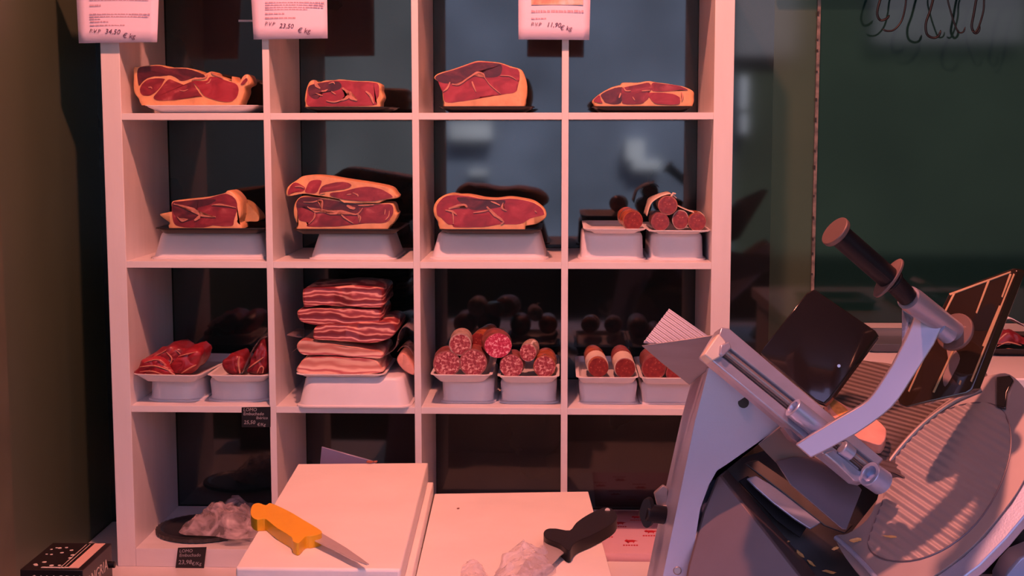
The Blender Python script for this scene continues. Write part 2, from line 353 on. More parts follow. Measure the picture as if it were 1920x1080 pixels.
def tray_px(label, pl_, pr_, py, Y, dep, z0, m=None, flare=.018, name='foam_tray', c_='tray', **k):
    a, b = at(pl_, py, Y), at(pr_, py, Y)
    return dish(name, label, c_, a.x, b.x, Y, Y+dep, z0+.0003, (a.z+b.z)/2, flare, m, **k)
def riser_px(label, pl_, pr_, pytop, Y, dep, z0, flare=.012, **k):
    a, b = at(pl_, pytop, Y), at(pr_, pytop, Y)
    zt = (a.z+b.z)/2
    riser(label, a.x, b.x, Y, Y+dep, z0+.0003, zt, flare, **k); return zt
Z1, Z2, Z3, Z4 = 1.103, .752, .401, .046
tray_px('white foam tray under the top left ham, top row', 268, 480, 197, .03, .20, Z1, flare=.026)
BT = M['blackfoam']
tray_px('black foam tray under the small squarish ham, top row', 568, 733, 200, .03, .20, Z1, BT, .022)
tray_px('black foam tray under the tall ham with a thick fat edge, top row', 822, 1000, 199, .03, .20, Z1, BT, .02)
tray_px('black foam tray under the flat ham at the right of the top row', 1112, 1300, 199, .03, .20, Z1, BT, .016)
# row two
zt = riser_px('upturned white tub in the left compartment, under the ham with a loose fat flap', 278, 499, 437, .05, .24, Z2, .020)
tray_px('black foam tray under the ham with a loose fat flap, second row', 288, 497, 428, .008, .25, zt, BT, .014)
zt = riser_px('narrow upturned white tub under the two stacked hams', 575, 742, 438, .05, .24, Z2, .022)
tray_px('black foam tray under the two stacked hams', 548, 750, 430, .012, .24, zt, BT, .014)
zt = riser_px('upturned white tub under the long oval ham, second row', 803, 1028, 438, .05, .24, Z2, .020)
tray_px('black foam tray under the long oval ham, second row', 822, 1016, 430, .012, .24, zt, BT, .016)
zt = riser_px('left one of two upturned tubs under the paper-wrapped sausages', 1084, 1213, 437, .05, .25, Z2, .010)
tray_px('white foam tray holding the single sausage with a bright cut face, second row', 1094, 1213, 429, .006, .30, zt, flare=.022, lip=.004)
zt = riser_px('right one of two upturned tubs under the paper-wrapped sausages', 1214, 1326, 438, .05, .25, Z2, .010)
tray_px('white foam tray holding four paper-wrapped sausages, second row', 1215, 1334, 432, .006, .30, zt, flare=.022, lip=.004)
# row three
zt = riser_px('upturned tub below the red meat pieces at the far left, third row', 268, 380, 712, .05, .28, Z3, .010, r=.05)
tray_px('white foam tray of red meat pieces, far left of the third row', 244, 374, 703, -.004, .33, zt, flare=.02, rot=-.10)
zt = riser_px('upturned tub below the film-wrapped loins, third row', 382, 502, 712, .05, .28, Z3, .006, r=.05)
tray_px('white foam tray with two film-wrapped loin ends, third row', 386, 503, 704, .004, .33, zt, flare=.014)
zt = riser_px('wide upturned tub under the bacon stack, lip over the shelf edge', 552, 770, 710, -.012, .30, Z3, .020)
tray_px('white foam tray at the bottom of the bacon stack', 553, 722, 702, -.008, .25, zt, flare=.012)
zt = riser_px('upturned tub under the left salami tray, third row', 824, 930, 712, .05, .28, Z3, .006, r=.03)
tray_px('white foam tray with the left heap of cut salamis', 806, 923, 703, -.004, .33, zt, flare=.018)
zt = riser_px('upturned tub under the right salami tray, third row', 934, 1048, 713, .05, .28, Z3, .006, r=.03)
tray_px('white foam tray with the right group of cut salamis', 932, 1049, 706, -.002, .33, zt, flare=.014)
zt = riser_px('upturned tub under the two dark chorizos, third row', 1083, 1198, 714, .05, .28, Z3, .004, r=.02)
tray_px('white foam tray with two dark chorizos side by side', 1080, 1198, 708, .002, .32, zt, flare=.010)
zt = riser_px('upturned tub half behind the slicer, third row right', 1200, 1312, 716, .05, .28, Z3, .004, r=.02)
tray_px('white foam tray half hidden behind the slicer, third row right', 1200, 1316, 709, .002, .32, zt, flare=.010)

# ================================================================ HAMS
def centroid(P): return sum(P, V((0, 0, 0)))/len(P)
def ham(name, label, cx, cy, s, outline, leans, veins, Y=.045, depth=.13, rindm='fat', group=None, zmin=None, c_='ham'):
    pts = [at(x, y, Y) for x, y in cat(crop(cx, cy, s, outline), 4)]
    if zmin is not None:
        for p in pts: p.z = max(p.z, zmin)
    c = centroid(pts); zl = min(p.z for p in pts)
    root = thing(name, (c.x, c.y+depth/2, zl), label, c_, group)
    bm = bmesh.new(); rings = []
    for dy, sc in ((0, .975), (.003, 1), (depth*.3, 1.0), (depth*.65, .97), (depth*.9, .88), (depth, .70)):
        ring = []
        for i, p in enumerate(pts):
            q = c+(p-c)*sc; n_ = noise.noise(V((p.x*30, dy*40, p.z*30)))*.0015*(dy > .004)
            z = max(q.z, zl) if sc >= .97 else q.z
            ring.append(V((q.x+n_, Y+dy, zl+(z-zl)*(1 if sc > .9 else 1) if p.z > zl+.006 else zl)))
        rings.append(ring)
    loft(bm, rings, False, False)
    # caps as triangulated polygons
    bm.verts.ensure_lookup_table(); n = len(pts)
    f0 = bm.faces.new([bm.verts[i] for i in range(n)]); f1 = bm.faces.new([bm.verts[(len(rings)-1)*n+i] for i in range(n)][::-1])
    bmesh.ops.triangulate(bm, faces=[f0, f1])
    body = finish('fat_layer', bm, M[rindm], root, angle=60)
    mats = [M['lean'], M['lean_dark'], M['lean_bright']]
    for k, (lp, mi) in enumerate(leans):
        q = [at(x+random.uniform(-.3, .3), y+random.uniform(-.3, .3), Y-.0006-.0004*k) for x, y in cat(crop(cx, cy, s, lp), 4)]
        bm = bmesh.new(); prism(bm, q, (0, .003, 0)); finish('lean_meat', bm, mats[mi], root, smooth=False)
    if veins:
        for w, vp in veins:
            bm = bmesh.new()
            q = cat(crop(cx, cy, s, vp), 4, False); m_ = len(q); L = []; Rr = []
            for i, (x, y) in enumerate(q):
                x2, y2 = q[min(i+1, m_-1)]; x1, y1 = q[max(i-1, 0)]; dx, dy = x2-x1, y2-y1; l = math.hypot(dx, dy) or 1
                t = i/(m_-1); ww = w*.5*(.35+.65*math.sin(math.pi*min(1, max(0, t*.9+.05))))*(1+random.uniform(-.25, .25))
                L.append(at(x-dy/l*ww, y+dx/l*ww, Y-.0032)); Rr.append(at(x+dy/l*ww, y-dx/l*ww, Y-.0032))
            prism(bm, L+Rr[::-1], (0, .001, 0))
            finish('fat_seam', bm, M['vein'], root, smooth=False)
    return root
ham('cured_ham', 'large cut ham with a curled fat tip, on the white tray, top left', 240, 100, 7.385,
 [(80,200),(130,190),(300,165),(450,160),(560,195),(800,200),(950,240),(1050,290),(1150,250),(1180,290),(1330,340),(1440,380),(1450,320),(1480,370),(1550,410),(1600,330),(1650,290),(1690,340),(1700,420),(1620,470),(1610,560),(1540,690),(1400,712),(900,712),(250,712),(140,620),(80,520),(75,350)],
 [([(140,210),(300,178),(450,172),(560,205),(800,212),(950,252),(1060,305),(1050,345),(900,330),(840,365),(740,385),(650,330),(580,305),(480,315),(330,325),(220,375),(160,450),(138,400)],1),
  ([(170,470),(240,385),(340,350),(500,350),(490,390),(440,480),(350,560),(260,590),(180,560)],0),
  ([(360,595),(440,500),(530,385),(590,362),(700,415),(780,440),(880,395),(930,460),(1000,570),(1020,598),(860,590),(700,640),(450,655),(370,635)],0),
  ([(890,385),(1080,380),(1130,330),(1250,330),(1340,375),(1480,415),(1530,480),(1520,570),(1460,650),(1370,672),(1220,648),(1060,588),(960,460)],2),
  ([(1560,430),(1600,370),(1645,345),(1650,380),(1600,430)],0)],
 [(3,[(880,370),(950,350),(1060,340),(1100,290)]),(2,[(720,510),(770,520),(830,500)]),(2,[(1080,420),(1120,400),(1150,350)]),(2,[(280,470),(320,470),(330,490)]),(3,[(1150,260),(1200,295),(1320,345)])])
ham('cured_ham', 'small squarish ham piece on a black tray, top row', 560, 140, 10.667,
 [(130,560),(120,480),(150,300),(210,150),(300,105),(380,150),(540,115),(700,110),(830,95),(1000,110),(1180,125),(1400,130),(1560,150),(1640,210),(1640,320),(1685,450),(1640,560),(1590,640),(1200,655),(600,655),(180,655)],
 [([(200,230),(330,180),(560,140),(820,115),(1180,140),(1400,145),(1560,170),(1610,240),(1600,430),(1530,530),(1500,615),(600,635),(190,625),(170,400)],2),
  ([(200,240),(330,190),(560,150),(800,140),(850,260),(700,330),(500,320),(400,470),(300,480),(200,400)],1)],
 [(6,[(870,265),(960,330),(1000,400),(950,470),(850,510)]),(6,[(1040,335),(1000,400),(1050,460),(1170,515)]),(4,[(1340,330),(1440,420),(1500,580)]),(3,[(450,330),(520,325),(580,295)]),(5,[(320,110),(360,220),(430,275)]),(2.5,[(550,520),(700,545),(850,510)]),(2,[(600,180),(690,150),(720,190)]),(2,[(650,330),(740,390)]),(2,[(340,370),(420,400),(480,420)])])
ham('cured_ham', 'tall ham piece with a thick orange fat edge on its right, top row', 800, 100, 8,
 [(110,370),(180,300),(400,235),(600,165),(750,115),(900,120),(1100,140),(1250,190),(1400,235),(1450,290),(1500,430),(1510,560),(1490,690),(1420,785),(900,795),(300,795),(250,740),(230,560),(190,440)],
 [([(130,370),(200,310),(400,250),(600,180),(760,130),(950,135),(1120,160),(1250,210),(1380,250),(1395,400),(1355,440),(1350,560),(1270,600),(1130,610),(1050,635),(850,640),(700,690),(500,725),(280,730),(240,560),(200,440)],2),
  ([(130,370),(200,310),(400,255),(600,190),(760,140),(950,145),(1120,170),(1100,330),(900,360),(770,270),(600,370),(430,450),(230,440)],1)],
 [(3.5,[(380,460),(480,465),(600,385),(700,320),(770,285),(850,310),(870,365)]),(1.6,[(870,365),(960,480),(1110,605)]),(3,[(250,570),(310,520),(350,430)]),(3,[(680,420),(700,480),(740,575)]),(1.6,[(1100,330),(1250,340),(1350,400)])])
ham('cured_ham', 'flat pointed ham piece at the right end of the top row', 1100, 140, 8.727,
 [(100,420),(220,310),(400,210),(540,170),(600,130),(830,130),(1000,105),(1150,125),(1400,160),(1600,200),(1740,270),(1755,350),(1730,480),(1500,510),(600,510),(300,510),(130,480)],
 [([(240,320),(420,230),(540,205),(590,230),(560,465),(330,470),(265,400)],1),([(590,215),(830,165),(1020,135),(1060,250),(1000,290),(1020,370),(960,430),(880,480),(610,480),(575,400),(575,260)],0),
  ([(1080,135),(1250,150),(1450,170),(1600,215),(1650,255),(1500,250),(1380,268),(1080,268)],0),([(1035,298),(1350,305),(1500,355),(1525,400),(1500,485),(1250,490),(1110,465),(1025,370)],2),([(115,415),(205,338),(235,420),(255,465),(140,448)],2)],
 [(2.5,[(600,200),(640,260),(720,260)]),(3,[(560,300),(530,380)]),(2.5,[(900,265),(1040,255)]),(2,[(750,360),(790,420)]),(3,[(1550,290),(1570,360),(1550,430)])])
h5 = ham('cured_ham', 'ham piece with a loose fat flap on its left, second row left', 290, 340, 8.727,
 [(80,540),(200,520),(290,480),(270,400),(290,330),(400,310),(700,280),(900,250),(1150,190),(1200,150),(1290,190),(1380,300),(1410,420),(1410,560),(1360,660),(1350,768),(320,768),(240,680),(150,610)],
 [([(290,350),(420,325),(800,290),(1000,240),(1160,205),(1290,260),(1350,370),(1340,500),(1300,620),(1280,720),(1150,740),(950,720),(800,755),(400,740),(300,640),(290,500)],0),
  ([(300,350),(420,330),(800,295),(1000,300),(900,380),(700,440),(690,580),(560,650),(400,640),(300,500)],1)],
 [(3.5,[(310,370),(600,440),(700,500),(760,560),(1000,580)]),(5,[(740,545),(720,590),(650,640)]),(2.2,[(930,390),(1050,375),(1200,400),(1330,430)]),(2.5,[(370,580),(450,650),(540,620)])], Y=.03, depth=.14)
q = [at(x, y, .10) for x, y in cat(crop(290, 340, 8.727, [(1300,330),(1480,345),(1620,470),(1700,570),(1690,650),(1560,655),(1300,645)]), 4)]
finish('rind_flap', pr(q, (0, .07, 0)), M['rind'], h5, bevel=.006)
hb = ham('cured_ham', 'lower one of two stacked hams, dark marbled cut face', 530, 320, 8,
 [(200,460),(300,375),(500,395),(700,415),(1000,475),(1300,495),(1600,485),(1670,520),(1700,620),(1725,660),(1660,790),(1550,850),(1300,865),(300,865),(220,800),(170,680),(165,560)],
 [([(205,480),(310,395),(600,420),(1000,485),(1300,505),(1590,500),(1660,560),(1640,680),(1540,780),(1300,790),(1100,800),(1000,820),(750,840),(380,840),(380,780),(250,740),(220,600)],0),
  ([(210,480),(310,400),(600,425),(1000,490),(1130,520),(1110,640),(870,600),(720,650),(600,590),(480,620),(350,540),(230,560)],1)],
 [(2.2,[(310,470),(450,470),(570,440),(600,480),(590,580)]),(3.2,[(370,540),(500,620),(600,590),(700,640),(800,640),(860,600),(1000,640),(1120,650),(1200,560)]),(2.4,[(870,640),(920,700),(1060,790)]),(2.4,[(1130,522),(1250,520),(1370,510)]),(1.8,[(1120,650),(1170,700),(1150,780)]),(2.2,[(1600,600),(1590,680),(1540,740)]),(1.8,[(480,620),(480,700),(390,800)]),(5,[(960,520),(1040,560),(1090,560)]),(1.6,[(1540,580),(1530,660)])], Y=.035, depth=.15)
ham('cured_ham', 'upper one of two stacked hams, fat rim on top', 530, 320, 8,
 [(70,380),(60,280),(110,210),(200,150),(330,75),(600,80),(900,130),(1300,190),(1600,255),(1700,350),(1730,405),(1600,430),(1300,480),(1000,460),(700,400),(500,370),(300,345)],
 [([(80,360),(100,260),(190,175),(330,250),(300,310),(150,330)],2),([(370,220),(430,150),(580,150),(540,280),(480,340),(340,322)],2),([(590,240),(720,190),(900,168),(1030,210),(960,270),(760,300),(600,322),(540,350)],0),([(720,335),(900,312),(1100,262),(1300,242),(1500,290),(1640,380),(1600,412),(1300,462),(1000,442),(750,390)],0)],
 [(2.4,[(1050,330),(1120,360),(1130,390)]),(2,[(960,360),(1030,350)]),(2,[(180,240),(260,235),(320,260)]),(1.6,[(640,330),(560,345)])], Y=.03, depth=.15)
ham('cured_ham', 'long oval ham with bright red cut face, second row', 800, 350, 8,
 [(105,300),(180,180),(330,110),(450,125),(620,130),(850,175),(1050,185),(1250,165),(1450,190),(1620,230),(1740,310),(1790,390),(1780,470),(1650,560),(1500,590),(1400,625),(800,632),(250,628),(160,510),(110,420)],
 [([(150,300),(220,190),(350,130),(620,145),(850,190),(1050,200),(1250,180),(1450,205),(1620,250),(1730,330),(1760,400),(1740,430),(1550,480),(1400,560),(1110,565),(850,605),(430,610),(400,560),(320,565),(220,470),(160,430)],2),
  ([(450,170),(620,160),(850,200),(1050,210),(1180,210),(1120,300),(950,330),(700,350),(560,280)],1)],
 [(5,[(330,330),(430,300),(560,270),(610,310)]),(5,[(900,300),(960,360),(1030,430),(1090,470),(1160,530)]),(2.2,[(700,390),(850,370),(950,340)]),(3.5,[(1150,240),(1130,320),(1200,360)]),(2.5,[(1620,360),(1650,385)]),(2,[(380,380),(400,440),(400,560)]),(3,[(1160,530),(1110,565)]),(3,[(280,350),(380,370),(450,420)]),(2.5,[(960,220),(1040,250),(1100,280)])], Y=.03, depth=.15)

# ================================================================ SAUSAGES
def sausage(label, px, py, rp, Y, L, face, casing, d=(0, 1, 0), squash=1, band=None, knot=False, c_='sausage', name='salami', group=None, ang=0):
    c = at(px, py, Y); r = (at(px+rp, py, Y)-c).length; d = V(d).normalized()
    root = thing(name, (c.x, c.y, c.z-r), label, c_, group)
    N = 8; pts = []; rad = []
    for k in range(N+1):
        t = k/N; pts.append(c+d*(L*t)); rad.append(r*(1+.05*math.sin(9*t+px)) if t < .8 else r*(1-((t-.8)/.2)**2*.75))
    bm = tb(pts, rad, 24)
    for v in bm.verts: v.co += v.co.normalized()*noise.noise(v.co*60)*.0012; v.co.z = c.z+(v.co.z-c.z)*squash
    finish('casing', bm, M[casing], root, angle=60)
    bm = tb([c-d*.0008, c+d*.002], r*.93, 28)
    for v in bm.verts: v.co += V((noise.noise(v.co*90), 0, noise.noise(v.co*90+V((5, 5, 5)))))*.0012; v.co.z = c.z+(v.co.z-c.z)*squash
    finish('cut_face', bm, M[face], root, smooth=False)
    if band:
        bm = tb([c+d*band[0]*L, c+d*(band[0]+band[1])*L], r*1.045, 24)
        for v in bm.verts: v.co.z = c.z+(v.co.z-c.z)*squash
        finish('paper_band', bm, M['paper'], root, angle=60)
    if knot:
        e_ = c+V((r*.4, .01, r*.95)); finish('string_end', tb([e_-V((.004, 0, .004)), e_, e_+V((.005, 0, .007)), e_+V((.011, 0, .006))], [.004, .0025, .003, .0012], 8), M['paper'], root)
    return root
# third row, left heap
sausage('lower left salami of the left heap, wide irregular cut face', 838, 682, 25, .012, .11, 'salami', 'casing', (-.05, 1, 0), .95)
sausage('lower right salami of the left heap, greasy brown cut face', 887, 680, 25, .010, .11, 'salami', 'casing', (.03, 1, 0), 1)
sausage('salami with pale skin lying on top of the left heap', 863, 646, 20.5, .015, .10, 'salami', 'casing_pale', (-.02, 1, .04))
sausage('dark red salami end lying behind, between the two largest faces', 897, 640, 17, .085, 0.12, 'chorizo', 'casing_orange', (.25, 1, .1))
sausage('largest salami with a bright crimson cut face', 934, 648, 27, .008, .10, 'salami_red', 'casing', (-.15, 1, .03), .92)
sausage('salami lying at the left of the right tray, third row', 959, 687, 23, .010, .11, 'salami', 'casing', (.02, 1, 0))
sausage('small salami with a knotted end on top of the right tray', 990, 661, 16, .02, .09, 'salami', 'casing_pale', (.1, 1, .02), 1.1, knot=True)
sausage('salami lying at the right edge of the right tray, third row', 1021, 687, 21, .010, .12, 'salami', 'casing_orange', (.02, 1, .05))
sausage('left one of two dark chorizos, orange skin', 1122, 689, 19.5, .012, 0.15, 'chorizo', 'casing_orange', (-.08, 1, .10), 1, (.12, .3), name='chorizo')
sausage('right one of two dark chorizos, wide paper band', 1172, 691, 19.5, .012, 0.15, 'chorizo', 'casing', (-.05, 1, .12), 1, (.03, .4), name='chorizo')
sausage('chorizo half hidden behind the ribbed plate of the slicer', 1226, 690, 22, .012, 0.15, 'chorizo', 'casing', (0, 1, .03), 1.05, name='chorizo')
sausage('narrow chorizo end beside the slicer column', 1264, 700, 15, .012, 0.15, 'chorizo', 'casing', (0, 1, 0), name='chorizo')
# second row right
sausage('single sausage with a bright red cut face, second row right', 1187, 414, 19, .02, 0.12, 'chorizo', 'casing_orange', (-.12, 1, .05), name='chorizo')
sausage('lower left sausage of the wrapped group of four', 1238, 416, 17, .02, 0.12, 'chorizo', 'casing', (0, 1, 0), name='chorizo')
sausage('middle sausage of the lower wrapped three, pale skin', 1276, 412, 15.5, .03, 0.12, 'chorizo', 'casing_pale', (0, 1, 0), 1.15, name='chorizo')
sausage('lower right sausage of the wrapped group, beside the shelf side', 1307, 416, 17, .02, 0.12, 'chorizo', 'casing_orange', (0, 1, 0), name='chorizo')
sausage('sausage on top of the wrapped group, tied end', 1252, 385, 17.5, .022, 0.12, 'chorizo', 'casing_orange', (0, 1, .02), name='chorizo', knot=True)
def sheet(name, label, c_, rows, m, th=.0012, parent=None):
    """a thin bent sheet through rows of 3-D points"""
    bm = bmesh.new(); g = [[bm.verts.new(p) for p in cat([tuple(q) for q in r], 4, False)] for r in rows]
    for a, b in zip(g, g[1:]):
        for k in range(len(a)-1): bm.faces.new((a[k], a[k+1], b[k+1], b[k]))
    o = finish(name, bm, m, parent, angle=60); s_ = o.modifiers.new('thickness', 'SOLIDIFY'); s_.thickness = th; s_.offset = 0
    return tag(o, label, c_) if label else o
def fold(pxs, Y0, Y1, back=0, n=4):
    rows = []
    for j in range(n):
        t = j/(n-1); rows.append([at(x, y, Y0)+V((noise.noise(V((x*.05, j*1.3, 0)))*.006*t, (Y1-Y0)*t, noise.noise(V((x*.06, j, 3)))*.008*t)) for x, y in pxs])
    return rows
sheet('wrapping_paper', 'pale paper folded down the left side of the wrapped sausages', 'paper', fold([(1213,405),(1218,388),(1224,378),(1240,368),(1258,364),(1269,372)], .032, .16), M['paper'])
sheet('wrapping_paper', 'pale paper sloping over the right of the wrapped sausages', 'paper', fold([(1270,386),(1285,393),(1302,399),(1318,402),(1322,410)], .034, .16), M['paper'])

# ================================================================ BACON STACK
def slab(label, pts, Y, depth, m, name='bacon_slab', c_='bacon'):
    q = [at(x, y, Y) for x, y in cat(pts, 5)]; c = centroid(q); bm = bmesh.new(); rings = []
    for dy, sc in ((0, .97), (.004, 1), (depth*.5, 1.01), (depth-.004, 1), (depth, .96)):
        rings.append([c+(p-c)*1+(p-c).normalized()*(-(1-sc)*.10)+V((0, dy, noise.noise(V((p.x*25, dy*20, p.z*25)))*.002)) for p in q])
    loft(bm, rings); bmesh.ops.triangulate(bm, faces=[f for f in bm.faces if len(f.verts) > 4])
    return tag(finish(name, bm, m, angle=55), label, c_)
B1, B2 = M['bacon'], M['bacon_fat']
slab('top slab of the bacon stack, dark red upper edge', [(567,549),(572,541),(600,540),(630,539),(655,536),(690,538),(716,543),(718,560),(718,574),(700,577),(640,575),(600,572),(573,577),(568,568)], .02, .20, B1)
slab('second bacon slab from the top, rounded left end', [(557,590),(562,581),(590,578),(640,579),(700,580),(713,583),(714,600),(700,605),(660,606),(620,609),(590,609),(565,604)], .022, .20, B1)
slab('third bacon slab, shifted to the right', [(587,625),(592,613),(620,609),(660,606),(700,604),(728,603),(741,610),(742,622),(730,635),(700,643),(660,642),(630,640),(600,637),(588,634)], .010, .21, B1)
slab('fourth bacon slab, pale and sloping down to the right', [(556,650),(566,638),(590,641),(640,648),(690,655),(712,659),(718,668),(712,673),(690,671),(640,668),(590,665),(566,664)], .012, .21, B2)
slab('bottom bacon slab lying in the foam tray', [(556,697),(562,682),(573,672),(610,669),(650,670),(690,672),(706,678),(714,690),(713,700),(640,702),(580,702)], .012, .2, B2)
slab('fatty piece leaning beside the bacon stack, against the divider', [(744,675),(750,663),(760,664),(772,680),(777,690),(778,702),(770,702),(755,692)], .06, .12, M['fat_pink'], 'pork_piece', 'meat')
sheet('plastic_sheet', 'clear wrap sticking out right of the bacon stack', 'plastic wrap', fold([(712,672),(730,662),(742,650),(748,625),(760,612),(776,622)], .03, .18), M['wrap'])
sheet('plastic_sheet', 'clear wrap sticking out left of the bacon stack', 'plastic wrap', fold([(538,628),(556,632),(572,634),(560,650),(548,660)], .05, .18), M['wrap'])
sheet('plastic_sheet', 'clear film hood over the fatty piece by the divider', 'plastic wrap', fold([(745,660),(752,652),(764,650),(774,665),(777,680)], .055, .15), M['wrap'])

# ================================================================ LEFT MEAT PIECES, third row
def lump(label, outline, Y, depth, m, folds=(), name='pork_piece', c_='meat', seed=0, fm='vein', zmin=-9):
    q = [at(x, y, Y) for x, y in cat(outline, 5)]; c = centroid(q); bm = bmesh.new(); rings = []
    for dy, sc in ((-.004, .3), (-.004, .55), (-.003, .8), (.004, .95), (.015, 1), (.03, 1.02), (.05, .96), (depth*.6, .95), (depth*.75, .85), (depth*.9, .7), (depth, .4)):
        rings.append([c+(p-c)*sc+V((noise.noise(V((p.x*35+seed, dy*30, p.z*35)))*.006, dy+noise.noise(V((p.x*50+seed, 3, p.z*50)))*.005, noise.noise(V((p.x*40, dy*60+seed, p.z*40)))*.009)) for p in q])
    loft(bm, rings); bmesh.ops.triangulate(bm, faces=[f for f in bm.faces if len(f.verts) > 4])
    zb = max(zmin, min(p.z for p in q))
    for v in bm.verts: v.co.z = max(v.co.z, zb)
    root = thing(name, (c.x, c.y+depth/2, zb), label, c_)
    finish('lean_meat', bm, m, root, angle=70)
    for k, f in enumerate(folds):
        pts = [at(x, y, Y-.0055) for x, y in cat(f[1], 4, False)]
        n_ = len(pts); finish('fat_seam', tb(pts, [f[0]*(.3+.7*math.sin(math.pi*(i+.3)/(n_))) for i in range(n_)], 8), M[fm], root)
    return root
LB, LN = M['lean_bright'], M['lean']
lump('flat folded red meat piece at the far left of its tray', [(252,703),(258,690),(266,676),(285,668),(312,680),(326,692),(330,703),(290,704)], .012, .16, LB, [(.0018, [(262,688),(290,686),(315,694)]), (.0012, [(270,680),(295,674),(312,684)]), (.0014, [(262,697),(285,696),(305,702)])])
lump('upper red meat piece draped over the left tray', [(266,680),(280,668),(300,655),(318,648),(345,655),(350,680),(330,690),(300,684),(280,680)], .03, .16, LN, [(.002, [(312,660),(322,672),(318,684)]), (.0012, [(280,672),(298,664),(312,656)]), (.0013, [(328,656),(338,664),(340,676)])], seed=3)
lump('right red meat piece of the left tray with a ragged edge', [(322,700),(320,680),(336,664),(352,655),(368,652),(378,664),(374,682),(362,694),(346,702)], .014, .16, LB, [(.002, [(340,700),(356,690),(368,684)]), (.0014, [(334,668),(350,664),(366,660)]), (.0022, [(312,690),(320,698),(330,704)])], seed=7)
lump('small round loin end in film with a fat edge', [(418,684),(424,672),(440,664),(452,670),(456,686),(452,700),(436,704),(422,698)], .02, .14, LN, [(.0028, [(449,668),(447,682),(450,700)])], 'loin_end', seed=11)
lump('long loin end in film leaning on the divider', [(462,702),(464,684),(474,662),(486,642),(497,640),(500,660),(500,690),(490,702)], .03, .2, LN, [(.002, [(466,690),(480,680),(494,670)]), (.002, [(482,700),(488,688),(494,690),(492,700)])], 'loin_end', seed=13)
sheet('plastic_sheet', 'clear film pulled over the loin ends', 'plastic wrap', fold([(452,704),(462,680),(474,655),(488,636),(500,632)], .018, .2), M['wrap'])

# ================================================================ ROW FOUR: slicer plate and bag, blue sheet
c = atz(392, 972, .06); c.y = max(c.y, .12)
ring = []
cx, cy, R = atz(390, 975, .062).x, .155, .118
bt = thing('metal_disc', (cx, cy, .0463), 'round dark metal disc with toothed rim in the bottom left compartment', 'metal disc')
bm = bmesh.new(); N = 160
prof = [(R-.012, 0), (R, .003), (R, .012), (R-.010, .014), (R-.018, .009), (.03, .007)]
rings = []
for rad, z in prof:
    rings.append([V((cx+(rad+(.0022*((k // 2) % 2) if rad == R else 0))*math.cos(2*math.pi*k/N), cy+(rad+(.0022*((k // 2) % 2) if rad == R else 0))*math.sin(2*math.pi*k/N), .0464+z)) for k in range(N)])
loft(bm, rings); finish('disc', bm, M['steel_dark'], bt, angle=30)
finish('hub', tb([V((cx, cy, .052)), V((cx, cy, .062))], .028, 32), M['steel_dark'], bt, bevel=.002)
def crumple(name, label, c_, outline, zf, base, m, seed, H, n=26, amp=.02, xmax=9):
    """crumpled film mound over a pixel outline lying on the plane z = base"""
    P = [atz(x, y, base) for x, y in cat(outline, 4)]; c = centroid(P); bm = bmesh.new(); rings = []
    for j in range(n):
        t = j/(n-1); ring = []
        for i, p in enumerate(P):
            q = c+(p-c)*(1-t*.995); h = H*(1-(1-t)**2.2)*zf(q, c)
            w = noise.noise(V((q.x*26+seed, q.y*22, seed)))+.6*noise.noise(V((q.x*60, q.y*55+seed, seed*2)))+.35*abs(noise.noise(V((q.x*120, q.y*110+seed, 1))))
            q = q+V((noise.noise(V((q.x*50, q.y*50, 9+seed)))*.010, 0, 0)); q.z = base+.0008+max(0, h+w*amp*min(1, t*4)); q.x = min(q.x, xmax); ring.append(q)
        rings.append(ring)
    loft(bm, rings, False, True)
    o = finish(name, bm, m, angle=70); return tag(o, label, c_)
crumple('plastic_bag', 'crumpled clear plastic bag lying on the round metal disc', 'plastic bag', [(338,1002),(345,985),(380,970),(430,962),(495,960),(516,975),(512,1002),(440,1012),(400,1006)], lambda q, c: 1-.5*min(1, abs(q.x-c.x)/.12), .066, M['bag'], 2, .060, xmax=.382)
q = [at(603, 838, -.30), at(703, 866, -.30), at(703, 960, -.30), at(570, 960, -.30)]
q = [q[0], q[1]] + [V((q[1].x, -.30, .001)), V((q[0].x-.04, -.30, .001))]
tag(finish('plastic_divider', pr(q, (0, .006, 0)), M['bluesheet'], bevel=.001), 'bluish plastic sheet standing behind the left cutting board', 'plastic sheet')

# ================================================================ SIGNS, TAGS
def sign(label, tl, tr, br, bl, Y, lines, price, pos, extra=0):
    A = [at(*p, Y) for p in (bl, br, tr, tl)]
    up = (A[3]-A[0]).normalized(); ht = .235; A[2] = A[1]+(A[2]-A[1]).normalized()*ht; A[3] = A[0]+up*ht
    c = (A[0]+A[1])/2; r_ = thing('price_sign', c, label, 'sign')
    bm = bmesh.new(); g = []
    for j in range(9):
        t = j/8; a, b = A[0].lerp(A[3], t), A[1].lerp(A[2], t)
        g.append([bm.verts.new(a.lerp(b, i/10)+V((0, -.004*math.sin(math.pi*i/10)*(1-t)+.003*(1-t), 0))) for i in range(11)])
    for a, b in zip(g, g[1:]):
        for k in range(10): bm.faces.new((a[k], a[k+1], b[k+1], b[k]))
    o = finish('paper', bm, M['sign'], r_); s_ = o.modifiers.new('thickness', 'SOLIDIFY'); s_.thickness = .0006; s_.offset = 0
    YY = Y-.0018
    bm = bmesh.new()
    for x0, x1, y, h in lines:
        x = x0
        while x < x1:
            w = min(random.uniform(3, 9), x1-x); q_ = [at(x, y, YY), at(x+w, y, YY), at(x+w, y-h*random.uniform(.7, 1.1), YY), at(x, y-h, YY)]
            prism(bm, q_, (0, .0004, 0)); x += w+random.uniform(.8, 1.6)
    finish('printed_line', bm, M['ink'], r_, smooth=False)
    for (s, px, py, sz) in price:
        text(s, sz/794, at(px, py, YY-.0008), (1, .0, -.05), (0.1, 0, 1), M['pen'], r_, 'handwriting', shear=.2)
    return r_
